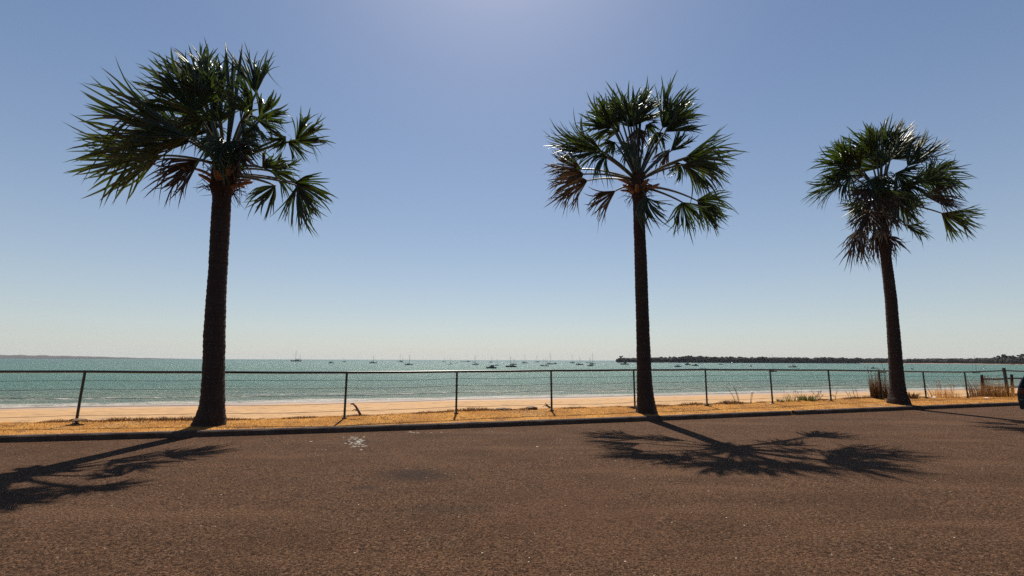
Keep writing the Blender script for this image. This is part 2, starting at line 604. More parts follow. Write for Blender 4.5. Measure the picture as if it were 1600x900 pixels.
vx = [-60, -45, -34] + list(np.arange(-26, 46, 0.2)) + [50, 56, 64, 72]
NT = 14
v, fc = [], []
for x in vx:
    for j in range(NT + 1):
        v.append(verge_xyz(x, j / NT))
    p = verge_xyz(x, 1.0)
    jag = 0.10 * fbm(x * 3.1, 2, 4) + 0.06 * fbm(x * 11, 5, 2)
    v[-1] = p + Vector((0, jag, 0.02 * fbm(x * 9, 1, 8)))
    v.append(p + Vector((0, 0.22 + jag, -0.35)))
    v.append(p + Vector((-0.2, 2.6, -2.7)))
K = NT + 3
for i in range(len(vx) - 1):
    for j in range(K - 1):
        a = i * K + j
        fc.append((a, a + K, a + K + 1, a + 1))
tag(mesh('verge', v, fc, M['verge'], smooth=True), kind='structure')

# beach: from the foot of the bank down under the water
v, fc = [], []
bx = list(np.linspace(-400, -60, 18)) + list(np.arange(-55, 90, 1.0)) + list(np.linspace(95, 900, 24))
NB = 26
for x in bx:
    y0 = fence_y(max(-60, min(72, x))) + 2.6
    if x < -60: y0 += (x + 60) * 0.125
    if x > 72: y0 += (x - 72) * 0.3657
    y1 = A_ + B_ * x + 14
    y1 = max(y1, y0 + 6)
    ysh = max(A_ + B_ * x, y0 + 3)
    for j in range(NB + 1):
        t = j / NB
        y = y0 + (y1 - y0) * t
        s = (y - y0) / (ysh - y0)
        z = -2.2 + (SEA + 2.2) * s if s < 1 else SEA - (y - ysh) * 0.05
        z += 0.03 * fbm(x * 0.5, y * 0.9, 2) * min(1, max(0, 1 - s) * 3)
        v.append((x, y, z))
for i in range(len(bx) - 1):
    for j in range(NB):
        a = i * (NB + 1) + j
        fc.append((a, a + NB + 1, a + NB + 2, a + 1))
tag(mesh('beach', v, fc, M['sand'], smooth=True), kind='structure')

# sea: fine waves near the shore, one flat sheet out to the horizon
SEA_FAR = 9000.0
al = list(np.linspace(-3000, -160, 12)) + list(np.arange(-140, 190, 1.6)) + list(np.linspace(200, 3000, 14))
of = list(np.arange(-3.0, 40, 0.55)) + list(np.geomspace(41, 260, 60)) + list(np.geomspace(290, SEA_FAR, 14))
ux, uy = 1 / SH, B_ / SH
V = np.zeros((len(al), len(of), 3))
for i, a in enumerate(al):
    for j, o in enumerate(of):
        ph = o + 2.2 * fbm(a * 0.05, 0.3, 1) + 0.8 * fbm(a * 0.21, o * 0.1, 6)
        amp = 0.0
        if o < 400 and -150 < a < 195:
            amp = 0.10 * math.sin(ph * 0.95) + 0.07 * math.sin(ph * 0.43 + 1.0) + 0.05 * fbm(a * 0.7, o * 1.3, 9)
            amp += 0.28 * math.exp(-((ph - 10.5) / 1.1) ** 2) + 0.16 * math.exp(-((ph - 20) / 1.3) ** 2)
            amp *= min(1, max(0, (o + 1.5) / 6)) * (1 if o < 200 else max(0, (400 - o) / 200))
        V[i, j] = (a * ux - o * uy, A_ + a * uy + o * ux, SEA + 0.02 + amp)
v = V.reshape(-1, 3)
nj = len(of)
fc = [(i * nj + j, (i + 1) * nj + j, (i + 1) * nj + j + 1, i * nj + j + 1) for i in range(len(al) - 1) for j in range(nj - 1)]
v = list(v)
b0 = len(v)
# far wings of the sheet so that it reaches the horizon everywhere
mesh_faces = fc
sea = tag(mesh('sea', v, mesh_faces, M['water'], smooth=True), kind='structure')
outer = [Vector((al[0] * ux - 60 * uy, A_ + al[0] * uy + 60 * ux, SEA - 0.05))]
L_, H_ = [], []
o = tag(mesh('water', [(-9800, 60, SEA - 0.35), (9800, 420, SEA - 0.35), (9800, SEA_FAR + 500, SEA - 0.35), (-9800, SEA_FAR + 500, SEA - 0.35)], [(0, 1, 2, 3)], M['water']), kind='structure')

# worn paint flakes on the asphalt
mb = MB()
for px, py, sx, sy, n in ((557, 691, 17, 10, 90), (660, 676, 40, 3, 9), (755, 674, 14, 2, 5), (840, 698, 3, 1, 2), (505, 702, 8, 1, 2), (486, 690, 5, 1, 2)):
    for _ in range(n):
        p = gnd(px + rng.gauss(0, sx * 0.45), py + rng.gauss(0, sy * 0.45), 0.004)
        r = rng.uniform(0.008, 0.034)
        k = rng.randint(5, 8)
        ph = rng.random() * 6
        mb.add([p + Vector((math.cos(ph + 6.283 * q / k) * r * rng.uniform(0.6, 1.7), math.sin(ph + 6.283 * q / k) * r * rng.uniform(0.5, 1.1), 0)) for q in range(k)], [tuple(range(k))])
tag(mb.build('road_marking', M['paint']), kind='structure')


# ------------------------------------------------------------------ far land
def ridge(name, pts, mat, depth=200.0, seed=0):
    """land seen along photo columns: (px, distance, top height above the sea)"""
    v, fc = [], []
    n = 0
    cols = []
    for (a, b) in zip(pts[:-1], pts[1:]):
        k = max(2, int(abs(b[0] - a[0]) / 6))
        for i in range(k):
            t = i / k
            cols.append([a[q] + (b[q] - a[q]) * t for q in range(3)])
    cols.append(list(pts[-1]))
    for px, Y, h in cols:
        q = ray(px, 562); q = q.x / q.y
        hh = h * (0.86 + 0.14 * fbm(px * 0.21, seed)) if h > 1 else h
        for dy, z in ((0, -0.5), (depth * 0.04, hh * 0.5), (depth * 0.15, hh * 0.9), (depth * 0.4, hh), (depth, hh * 0.8), (depth * 1.6, -0.5)):
            v.append((q * (Y + dy), Y + dy, SEA + z))
    for i in range(len(cols) - 1):
        for j in range(5):
            a = i * 6 + j
            fc.append((a, a + 6, a + 7, a + 1))
    return mesh(name, v, fc, mat, smooth=True)


o = ridge('hills', [(-260, 5200, 62), (-60, 5200, 56), (60, 5300, 46), (150, 5400, 32), (220, 5500, 16), (290, 5600, 5), (340, 5650, 0.2)], M['farland'], 700, 3)
tag(o, kind='structure')

HEAD = [(962, 1230), (1000, 1220), (1100, 1180), (1200, 1160), (1300, 1150), (1370, 1120), (1440, 1060), (1500, 1000), (1560, 920), (1600, 850), (1680, 720), (1800, 600)]
o = ridge('headland', [(p, d, 2.2 if 970 < p else 0.8) for p, d in HEAD], M['sand'], 300, 5)
tag(o, kind='structure')


def clump(mb, c, rx, ry, rz, n=1):
    bm = bmesh.new()
    bmesh.ops.create_icosphere(bm, subdivisions=2, radius=1.0)
    for v_ in bm.verts:
        k = 1 + 0.28 * fbm(v_.co.x * 3 + c[0], v_.co.y * 3 + v_.co.z * 2.5, 4)
        v_.co = Vector((c[0] + v_.co.x * rx * k, c[1] + v_.co.y * ry * k, c[2] + v_.co.z * rz * k))
    bm.verts.index_update()
    mb.add([x.co.copy() for x in bm.verts], [[q.index for q in f.verts] for f in bm.faces])
    bm.free()


mb = MB()
hx, hd = [p for p, d in HEAD], [d for p, d in HEAD]
px = 966.0
while px < 1760:
    for row in range(3):
        d = float(np.interp(px, hx, hd)) + (6 if px < 1340 else 26) + row * 22 + rng.uniform(-6, 6)
        if 1370 < px < 1570: d += 14 * math.sin((px - 1370) / 200 * math.pi)
        q = ray(px, 562); q = q.x / q.y
        top = float(np.interp(px, [966, 985, 1010, 1060, 1075, 1110, 1200, 1300, 1400, 1450, 1520, 1570, 1600, 1700], [11, 12, 14.5, 15, 18, 15.5, 14.5, 14, 12.5, 12, 12.5, 14, 15, 16]))
        h = top * rng.uniform(0.72, 1.05)
        clump(mb, (q * d, d, SEA + h * 0.5), rng.uniform(5, 9), 6, h * 0.5)
    px += rng.uniform(2.2, 4.6)
tag(mb.build('far_woodland', M['bush'], smooth=False), kind='stuff')


def far_tree(px, d, h, label):
    q = ray(px, 562); q = q.x / q.y
    o = empty('far_tree', (q * d, d, SEA + 2))
    t = MB(); t.tube([(0, 0, 0), (0.2, 0, h * 0.4), (0, 0, h * 0.8)], [0.5, 0.4, 0.2], 6)
    t.build('trunk', M['bark'], o)
    c = MB()
    for _ in range(9):
        clump(c, (rng.gauss(0, h * 0.17), rng.gauss(0, h * 0.15), h * rng.uniform(0.6, 0.95)), h * 0.13, h * 0.13, h * 0.09)
    c.build('crown', M['bush'], o)
    tag(o, label, 'tree', 'trees standing above the far woodland')


far_tree(1571, 900, 17, 'round-topped far tree rising alone above the headland woodland')
far_tree(1582, 880, 15.5, 'wide far tree on the headland, just right of the lone round-topped tree')
far_tree(1560, 915, 15, 'low bushy far tree on the headland, just left of the lone round-topped tree')
far_tree(1598, 850, 17.5, 'tallest far tree on the headland, at the right edge of the photo')
far_tree(970, 1245, 15, 'far tree at the very tip of the headland, its seaward end')

# ------------------------------------------------------------------ palms
def leaf_fan(H, a, s, nrm, L, half, droop, rg, nseg=None, tatter=1.0):
    """verts, faces of one pleated costapalmate fan: segments joined near the hastula, free and drooping beyond"""
    vs, fs = [], []
    nseg = nseg or int((20 + half / R(100) * 30) * min(1.7, max(0.85, L / 0.95)))
    lk = min(1.0, 0.9 / L)
    bend = rg.gauss(0, 0.14) * lk
    c1, c2 = rg.uniform(0, 6), rg.uniform(7, 12)
    vfold = rg.uniform(0.1, 0.6)
    ts = (0.03, 0.2, 0.4, 0.55, 0.68, 0.8, 0.91, 1.0)
    down = Vector((0, 0, -1))
    dth = 2 * half / nseg
    fold = rg.uniform(-0.5, 0.5)
    for i in range(nseg):
        u = -1 + 2 * (i + 0.5) / nseg
        ang = u * half + rg.gauss(0, 0.02 * tatter) + half * 0.115 * (0.4 + 0.6 * lk) * math.sin(c1 + c2 * u)
        d = a * math.cos(ang) + s * math.sin(ang)
        d = (d + nrm * (0.35 * u * u * fold + vfold * abs(u) * 0.8 * lk + rg.gauss(0, 0.06))).normalized()
        side = nrm.cross(d).normalized()
        Li = L * (0.94 + 0.1 * lk) * (1 - 0.25 * abs(u) ** 1.5) * rg.uniform(0.74 + 0.12 * (1 - lk), 1.06)
        tspl = rg.uniform(0.50, 0.66) + 0.20 * (1 - lk)
        dr = (droop + 0.05) * rg.uniform(0.5, 1.9) * lk
        sw = bend + rg.gauss(0, 0.10) * tatter
        ow = rg.gauss(0, 0.18) * tatter * lk
        cu, cv = rg.gauss(0, 0.55) * tatter * (0.45 + 0.55 * lk), rg.gauss(-0.12, 0.55) * tatter * (0.45 + 0.55 * lk)
        limp = rg.random() < 0.20 * tatter
        n0 = len(vs)
        for t in ts:
            r = t * Li
            if t <= tspl:
                wd = r * dth * 1.3 + 0.014
            else:
                wd = (tspl * Li * dth * 1.3 + 0.014) * max(0.0, 1 - (t - tspl) / (1.0 - tspl)) ** 0.6
            e = max(0.0, t - 0.3)
            c = H + d * r + down * (dr * Li * e ** 1.7) + side * (sw * Li * e * e * 2) + nrm * (ow * Li * e * e * 2)
            e3 = max(0.0, t - 0.6)
            c = c + (side * cu + Vector((0, 0, 1)) * (cv - 0.35 * lk)) * (e3 * e3 * Li)
            if limp and t > 0.55:
                k = (t - 0.55)
                c = c + down * (k * Li * 0.7) - d * (k * Li * 0.55)
            f = wd * 0.42
            vs += [c - side * wd * 0.5 - nrm * f * 0.5, c + nrm * f * 0.5, c + side * wd * 0.5 - nrm * f * 0.5]
        for k in range(len(ts) - 1):
            b = n0 + k * 3
            fs += [(b, b + 1, b + 4, b + 3), (b + 1, b + 2, b + 5, b + 4)]
    return vs, fs


def make_palm(label, Y, trunk_px, heart, fronds, spears, boots, rpet, seed):
    """trunk_px: (x left, x right, y) from the ground up; fronds: hastula px, tip px, half angle, side, droop, dead"""
    rg = random.Random(seed)
    # trunk centre line
    rows = []
    for xl, xr, y in trunk_px:
        a, b = at(xl, y, Y), at(xr, y, Y)
        rows.append(((a + b) / 2, (b - a).length / 2 * 0.96))
    base = rows[0][0].copy()
    gz = ground_z(base.x, base.y)
    root = empty('palm_tree', (base.x, base.y, gz))
    tag(root, label, 'palm tree', 'fan palms planted along the verge')
    inv = Vector((base.x, base.y, gz))
    loc = lambda p: p - inv
    zs = [r[0].z for r in rows]
    z0, z1 = gz - 0.1, zs[-1]
    n = int((z1 - z0) / 0.045)
    NS = 22
    v, fc = [], []
    for i in range(n + 1):
        z = z0 + (z1 - z0) * i / n
        cx = np.interp(z, zs, [r[0].x for r in rows]); cy = Y
        rad = np.interp(z, zs, [r[1] for r in rows])
        ring = ((z * 8.5 + 0.3 * fbm(z * 2, 1)) % 1.0)
        for k in range(NS):
            th = 2 * math.pi * k / NS
            rr = rad * (1 + 0.06 * (ring - 0.5) + 0.03 * fbm(3 * math.cos(th) + z * 3, 3 * math.sin(th), seed) + 0.015 * fbm(th * 6, z * 20, seed))
            if z < gz + 0.5: rr *= 1 + 0.08 * math.sin(th * 5 + seed) * (1 - max(0, z - gz) / 0.5)
            v.append(loc(Vector((cx + math.cos(th) * rr, cy + math.sin(th) * rr, z))))
    for i in range(n):
        for k in range(NS):
            fc.append((i * NS + k, i * NS + (k + 1) % NS, (i + 1) * NS + (k + 1) % NS, (i + 1) * NS + k))
    fc.append(tuple(n * NS + k for k in range(NS)))
    mesh('trunk', v, fc, M['bark'], root, smooth=True)
    Hc = at(heart[0], heart[1], Y)
    top = rows[-1][0]; rt = rows[-1][1]
    # fibrous heart that carries the stalks
    mb = MB()
    pts, rad = [], []
    for t in np.linspace(-0.12, 1.25, 12):
        pts.append(loc(top.lerp(Hc, t)))
        rad.append(rt * (1.05 + 0.18 * math.sin(min(1, max(0, t + 0.1)) * math.pi * 0.8) - 0.75 * max(0, t - 0.6)) * rg.uniform(0.93, 1.07))
    mb.tube(pts, rad, 14)
    for _ in range(90):
        th = rg.random() * 6.283
        c = loc(top.lerp(Hc, rg.uniform(-0.1, 0.8))) + Vector((math.cos(th), math.sin(th), 0)) * rt * 1.15
        d = Vector((math.cos(th) * 0.5, math.sin(th) * 0.5, rg.uniform(-1, 0.8))).normalized()
        mb.tube([c, c + d * rg.uniform(0.08, 0.3), c + d * 0.3 + Vector((rg.gauss(0, .08), rg.gauss(0, .08), -0.1))], [0.012, 0.008, 0.002], 4)
    mb.build('crown_heart', M['fibre'], root)
    # split stubs of old leaf stalks
    for k in range(boots):
        th = 6.283 * k / boots + rg.uniform(-0.2, 0.2)
        lev = rg.uniform(-0.1, 0.35)
        c = loc(top.lerp(Hc, lev))
        o_ = Vector((math.cos(th), math.sin(th), 0)); sd = Vector((-math.sin(th), math.cos(th), 0))
        mb = MB()
        wv, fl = [], []
        ln = rg.uniform(0.40, 0.62)
        NN = 6
        for i in range(NN + 1):
            t = i / NN
            cc = c + o_ * (rt * 0.85 + ln * (0.30 * t + 0.50 * t * t)) + Vector((0, 0, ln * (0.75 * t - 0.25 * t * t)))
            wd = rt * (0.62 - 0.36 * t) * (1 if i < NN else 0.7)
            th_ = 0.035 * (1 - 0.5 * t)
            up = Vector((0, 0, 1)) * th_
            bow = o_ * (-0.35 * wd)
            wv += [cc - sd * wd + bow - up - o_ * th_, cc - up, cc + sd * wd + bow - up - o_ * th_, cc + sd * wd + bow + up, cc + up + o_ * th_, cc - sd * wd + bow + up]
        for i in range(NN):
            for j in range(6):
                fl.append((i * 6 + j, i * 6 + (j + 1) % 6, (i + 1) * 6 + (j + 1) % 6, (i + 1) * 6 + j))
        fl += [(5, 4, 3, 2, 1, 0), tuple(NN * 6 + j for j in range(6))]
        mb.add(wv, fl)
        mb.build('leaf_base', M['leaf_base'], root, smooth=True)
    # fronds
    mpp = Y / F
    for (hx_, hy_, tx, ty, half, sg, droop, dead) in fronds:
        r = math.hypot(hx_ - heart[0], hy_ - heart[1]) * mpp
        dy = math.copysign(math.sqrt(max(0.06, rpet * rpet - r * r)) * 0.75 + (abs(sg) - 1.0), sg)
        H = at(hx_, hy_, Y + dy)
        T = at(tx, ty, Y + dy * 1.25 + rg.uniform(-0.15, 0.15))
        ax = T - H
        L = ax.length * 1.04
        a = ax.normalized()
        view = (CAMV - H).normalized()
        roll = rg.gauss(0, 0.35)
        s = view.cross(a).normalized()
        nrm = a.cross(s).normalized()
        s, nrm = s * math.cos(roll) + nrm * math.sin(roll), nrm * math.cos(roll) - s * math.sin(roll)
        vs, fs = leaf_fan(loc(H), a, s, nrm, L, R(half), droop, rg, tatter=1.35 if dead else 1.0)
        blade = mesh('frond', vs, fs, M['leaf_dead'] if dead else M['leaf'], root)
        if dead: blade['label'] = 'withered brown frond'
        # stalk: leaves the heart upwards and arches over to the fan
        st = Hc.lerp(top, 0.25 + 0.4 * max(0, min(1, (hy_ - heart[1]) / 60)))
        out = (H - st)
        midp = st + out * 0.5 + Vector((0, 0, 0.10 * out.length))
        pts = []
        for t in np.linspace(0, 1, 9):
            pts.append(loc(st * (1 - t) ** 2 + midp * 2 * t * (1 - t) + H * t * t))
        pts.append(loc(H + a * L * 0.22))
        mb = MB()
        mb.tube(pts, [0.05, 0.045, 0.04, 0.036, 0.033, 0.03, 0.028, 0.026, 0.024, 0.006], 6)
        mb.build('petiole', M['petiole'], blade)
    for (bx_, by_, tx, ty) in spears:
        b, t = at(bx_, by_, Y), at(tx, ty, Y)
        mb = MB()
        Ln = (t - b).length
        mb.tube([loc(Hc), loc(b), loc(b.lerp(t, 0.35)), loc(b.lerp(t, 0.75)), loc(t)], [0.03, 0.035, 0.045, 0.03, 0.003], 6)
        mb.build('spear_leaf', M['leaf'], root, smooth=True)
    return root


P1 = [(251, 243, 120, 262, 33, 1, .10, 0), (298, 222, 124, 174, 34, -1, .05, 0), (294, 214, 160, 215, 30, -1.3, .1, 0), (305, 178, 256, 92, 78, -1, .05, 0),
      (314, 152, 268, 70, 55, 1, .04, 0), (312, 251, 236, 291, 34, -1, .10, 1), (342, 168, 326, 72, 36, 1, .02, 0), (400, 146, 398, 78, 34, 1, .02, 0), (393, 178, 368, 112, 50, -1, .06, 0),
      (405, 182, 446, 152, 55, 1, .08, 0), (404, 190, 450, 185, 50, -1, .16, 0), (376, 190, 424, 196, 70, -1, .14, 0), (372, 202, 404, 236, 60, 1, .2, 0), (462, 220, 513, 190, 50, 2.6, .05, 0),
      (446, 214, 418, 226, 60, -1, .12, 0), (450, 222, 482, 240, 50, -1, .2, 0), (424, 268, 477, 264, 62, 1.8, .10, 0), (410, 262, 446, 246, 55, -1, .1, 0), (430, 290, 390, 322, 52, -1, .12, 0),
      (460, 286, 521, 312, 55, 2.4, .14, 0), (464, 290, 480, 356, 50, 2.2, .05, 0), (325, 182, 296, 212, 85, 1, .12, 0), (352, 222, 348, 264, 75, -1, .1, 0), (334, 205, 286, 140, 75, 1, .05, 0),
      (338, 150, 300, 112, 55, -1, .06, 0), (345, 190, 330, 150, 80, -1, .05, 0), (366, 235, 390, 262, 65, -1, .15, 1),
      (285, 205, 200, 162, 40, 1, .05, 0), (322, 160, 262, 130, 62, -1, .06, 0), (336, 140, 312, 80, 45, 1, .03, 0), (318, 190, 262, 182, 60, -1, .1, 0),
      (380, 215, 412, 222, 60, -1, .2, 0), (345, 215, 318, 236, 65, -1, .15, 0), (370, 220, 378, 258, 60, -1, .1, 0)]
make_palm('tallest fan palm at the left, with a thick trunk and broad wind-blown crown', 10.85,
          [(299, 354, 672), (303, 352, 664), (307, 351.5, 654), (312, 350.5, 640), (315, 350, 620), (317.5, 350, 585), (320, 350.5, 520), (323, 352, 470), (327, 354.5, 420), (331, 358, 350), (333, 360, 312), (332, 361, 298)],
          (353, 251), P1, [(360, 170, 352, 63), (362, 175, 364, 83), (366, 170, 379, 66)], 9, 1.35, 21)

P2 = [(926, 234, 849, 214, 38, 1, .08, 0), (948, 244, 916, 262, 58, -1, .2, 0), (908, 264, 853, 251, 42, 1.9, .08, 1), (918, 282, 855, 301, 44, 2.3, .10, 1), (962, 298, 913, 329, 34, 1, .08, 1),
      (956, 198, 908, 166, 72, -1, .05, 0), (955, 190, 934, 148, 50, 1, .03, 0), (986, 199, 982, 127, 68, 1, .02, 0), (990, 192, 1014, 150, 58, -1, .03, 0), (1035, 200, 1077, 131, 42, 1, .04, 0),
      (1040, 206, 1094, 174, 34, -1, .05, 0), (997, 200, 997, 236, 50, -1, .15, 1), (1025, 206, 1031, 234, 55, 1, .15, 0), (1048, 236, 1084, 211, 32, -1, .05, 0), (1046, 234, 1020, 262, 34, 1, .12, 1),
      (1066, 250, 1154, 232, 36, 1, .06, 0), (1068, 257, 1142, 277, 44, -1.8, .10, 0), (1060, 254, 1064, 282, 55, 1, .15, 0), (1088, 313, 1142, 326, 44, 2.2, .14, 0), (1066, 316, 1082, 366, 60, -1, .06, 0),
      (1090, 314, 1130, 356, 34, 2.0, .06, 0), (1010, 308, 1011, 353, 46, -1, .06, 0), (960, 222, 934, 242, 52, 1, .15, 0), (972, 190, 950, 170, 60, -1, .05, 0), (1010, 195, 1030, 205, 60, -1, .12, 0), (968, 205, 935, 180, 65, 1, .08, 0), (978, 180, 962, 142, 50, -1, .04, 0), (1000, 190, 1000, 150, 60, 1, .05, 0), (1050, 190, 1068, 150, 45, 1, .05, 0),
      (940, 236, 880, 222, 44, -1, .15, 0), (1075, 245, 1120, 250, 50, -1, .15, 0), (912, 272, 870, 275, 50, -1, .15, 1), (985, 225, 970, 245, 55, -1, .15, 0)]
make_palm('middle fan palm with slim straight trunk, brown ragged fronds low on its left side', 13.62,
          [(990, 1029, 650), (993, 1027, 643), (994.5, 1024, 630), (995, 1020.5, 610), (995, 1018, 580), (994, 1015.5, 530), (992.5, 1013, 460), (991, 1010.5, 400), (989.5, 1008, 350), (989, 1007, 318), (988, 1008, 306)],
          (996, 276), P2, [(996, 215, 988, 128), (999, 215, 1002, 135)], 10, 1.3, 33)

P3 = [(1360, 246, 1326, 199, 62, -1, .04, 0), (1376, 250, 1378, 183, 58, 1, .02, 0), (1390, 248, 1438, 207, 58, 1, .05, 0), (1378, 262, 1345, 215, 75, 1, .04, 0), (1335, 258, 1267, 252, 56, -1, .06, 0),
      (1330, 250, 1290, 225, 50, 1, .05, 0), (1315, 289, 1257, 291, 44, 1, .12, 0), (1330, 275, 1300, 302, 70, -1, .15, 0), (1350, 315, 1318, 332, 55, 1, .3, 0), (1358, 295, 1340, 326, 50, -1, .15, 1),
      (1347, 354, 1330, 410, 30, -1, .03, 1), (1367, 358, 1373, 409, 30, 1, .03, 1), (1383, 368, 1411, 389, 36, -1, .1, 1), (1405, 315, 1438, 341, 60, 1, .15, 0), (1395, 300, 1426, 336, 55, -1, .15, 0),
      (1418, 260, 1461, 211, 42, -1, .04, 0), (1445, 272, 1517, 287, 50, 1, .08, 0), (1440, 285, 1496, 260, 46, -1, .08, 0), (1442, 305, 1504, 319, 42, -1, .1, 1), (1471, 333, 1528, 353, 42, 1, .08, 0),
      (1416, 352, 1453, 367, 36, -1, .1, 0), (1400, 270, 1442, 292, 65, -1, .12, 0), (1365, 280, 1390, 312, 60, -1, .12, 0), (1375, 300, 1394, 342, 50, -1, .1, 1), (1385, 255, 1400, 215, 65, -1, .04, 0), (1350, 275, 1315, 262, 60, 1, .06, 0), (1368, 230, 1350, 195, 50, -1, .04, 0), (1395, 235, 1420, 198, 50, -1, .05, 0), (1345, 262, 1300, 240, 55, -1, .08, 0), (1410, 290, 1450, 310, 60, -1, .2, 0),
      (1372, 275, 1360, 305, 70, -1, .15, 0), (1388, 300, 1415, 325, 60, -1, .2, 0), (1360, 330, 1345, 370, 45, -1, .1, 1), (1378, 330, 1380, 375, 45, -1, .05, 1), (1430, 280, 1480, 275, 50, 1, .1, 0), (1360, 320, 1330, 350, 45, 1, .15, 0)]
make_palm('smallest fan palm, the right one, with dead fronds hanging on its trunk', 16.75,
          [(1389, 1420, 627), (1391, 1416, 618), (1391.5, 1412.5, 600), (1390, 1409, 570), (1387.5, 1405, 520), (1384, 1400.5, 470), (1379, 1394, 420), (1375, 1389.5, 385), (1371, 1387, 350), (1369, 1387, 335)],
          (1377, 305), P3, [(1378, 240, 1386, 182)], 8, 1.25, 45)

# ------------------------------------------------------------------ steel rail fence
posts = [(-190, 580, 0.0), (133, 580.5, .0), (335, 581.5, 0), (542, 582, 0), (714, 580.5, 0), (861, 579, 0), (990, 578, 0), (1102, 577.5, 0), (1203, 577.8, 0), (1294, 578.3, 0), (1373, 579.3, 0),
         (1442, 580.8, 0), (1507, 581.3, 0), (1569, 579, 0)]
rail_off = 0.0
root = empty('rail_fence', (0, fence_y(0), ground_z(0, fence_y(0))))
inv = root.location.copy()
tops = []
for i, (px, py, _) in enumerate(posts):
    Y = on_fence(px)
    p = at(px, py, Y)
    tops.append(p)
    gz = ground_z(p.x, p.y)
    mb = MB()
    rr = 0.028 if i < len(posts) - 1 else 0.06
    lean = rng.gauss(0, 0.012)
    if px == 133: lean = -0.05
    mb.tube([Vector((p.x + lean, p.y, gz - 0.25)) - inv, Vector((p.x + lean * 0.5, p.y, (gz + p.z) / 2)) - inv, p - inv + Vector((0, 0, 0.0 if rr < .05 else 0.12))], rr, 8)
    if rr < .05:
        mb.tube([Vector((p.x + lean, p.y, gz - 0.05)) - inv, Vector((p.x + lean, p.y, gz + 0.03)) - inv], 0.06, 8)
    for h in (0.18, 0.36, 0.54, 0.72, 0.9):
        z = gz + (p.z - gz) * h / 1.08
        mb.tube([Vector((p.x - 0.035, p.y - 0.03, z)) - inv, Vector((p.x + 0.035, p.y - 0.03, z)) - inv], 0.008, 5)
    mb.build('post', M['rail'], root)
mb = MB()
pts = [t - inv + Vector((0, 0, 0)) for t in tops]
pts.append(at(1700, 584, on_fence(1640)) - inv)
for a, b in zip(pts[:-1], pts[1:]):
    mb.tube([a, a.lerp(b, 0.5) - Vector((0, 0, 0.006)), b], 0.03, 8)
mb.build('top_rail', M['rail'], root)
for k, h in enumerate((0.18, 0.36, 0.54, 0.72, 0.9)):
    mb = MB()
    line = []
    for t in tops:
        gz = ground_z(t.x, t.y)
        line.append(Vector((t.x, t.y - 0.036, gz + (t.z - gz) * h / 1.08)) - inv)
    pp = []
    for a, b in zip(line[:-1], line[1:]):
        sag = rng.uniform(0.004, 0.03)
        for q in range(6):
            t = q / 6
            pp.append(a.lerp(b, t) - Vector((0, 0, sag * 4 * t * (1 - t))))
    pp.append(line[-1])
    mb.tube(pp, 0.0045, 5)
    mb.build('wire', M['wire'], root)
tag(root, 'long dark steel rail fence with thin wires running the length of the verge', 'fence')

# old timber fence behind the far end
root = empty('timber_fence', at(1535, 617, 22.6))
inv = root.location.copy()
tp = [(1534, 586, 22.6), (1580.5, 585, 24.0), (1640, 583, 26.5)]
tw = []
for px, py, Y in tp:
    p = at(px, py, Y)
    q = at(px + 1.5, 619, Y)
    tw.append((p, q))
    mb = MB()
    mb.tube([q - inv - Vector((0, 0, 0.3)), q.lerp(p, 0.5) - inv + Vector((0.01, 0, 0)), p - inv], [0.062, 0.06, 0.055], 9)
    mb.build('post', M['timber'], root)
for h in (0.82, 0.42, 0.1):
    mb = MB()
    for (pa, qa), (pb, qb) in zip(tw[:-1], tw[1:]):
        a, b = qa.lerp(pa, h) - inv, qb.lerp(pb, h) - inv
        mb.tube([a, a.lerp(b, 0.5) + Vector((0, 0, -0.03)), b], 0.04, 7)
    mb.build('rail', M['timber'], root)
tag(root, 'old wooden post and rail fence standing in tall dry grass at the right', 'fence')


# ------------------------------------------------------------------ grass on the verge
def blades(n, xlo, xhi, hmin, hmax, tfun, wid=0.006, seed=1, patchy=False, mixed=False):
    g = np.random.default_rng(seed)
    vs = np.zeros((n * 3, 3))
    for i in range(n):
        # denser close to the camera side of the strip
        x = g.uniform(xlo, xhi)
        p = verge_xyz(x, tfun(g))
        h = g.uniform(hmin, hmax)
        if patchy: h *= max(0.06, 0.40 + 1.2 * fbm(x * 0.9, 1.0, 12) + 0.35 * fbm(x * 5.0, 2.0, 3))
        th = g.uniform(0, 6.283)
        le = g.uniform(0.2, 1.2) * h
        ph = g.uniform(0, 6.283)
        ww = wid * g.uniform(0.7, 1.6)
        vs[3 * i] = (p.x - math.cos(th) * ww, p.y - math.sin(th) * ww, p.z - 0.004)
        vs[3 * i + 1] = (p.x + math.cos(th) * ww, p.y + math.sin(th) * ww, p.z - 0.004)
        vs[3 * i + 2] = (p.x + math.cos(ph) * le, p.y + math.sin(ph) * le, p.z + h)
    me = bpy.data.meshes.new('grass')
    me.vertices.add(n * 3); me.vertices.foreach_set('co', vs.ravel())
    me.loops.add(n * 3); me.loops.foreach_set('vertex_index', np.arange(n * 3))
    me.polygons.add(n); me.polygons.foreach_set('loop_start', np.arange(0, n * 3, 3)); me.polygons.foreach_set('loop_total', np.full(n, 3))
    if mixed:
        mi = [1 if fbm(vs[3 * i, 0] * 1.3, vs[3 * i, 1] * 3, 7) + g.normal(0, 0.25) > 0.38 else 0 for i in range(n)]
        me.polygons.foreach_set('material_index', mi)
    me.update()
    return me


tag(link('grass', blades(60000, -14, 26, 0.006, 0.030, lambda g: g.uniform(0.02, 1.0), 0.006, 3, False, True), [M['straw'], M['straw_dark']]), kind='stuff')
tag(link('withered_grass', blades(26000, -14, 30, 0.02, 0.11, lambda g: min(1.0, 1 - abs(g.normal(0, 0.07))), 0.007, 4, True), [M['straw_dark']]), kind='stuff')


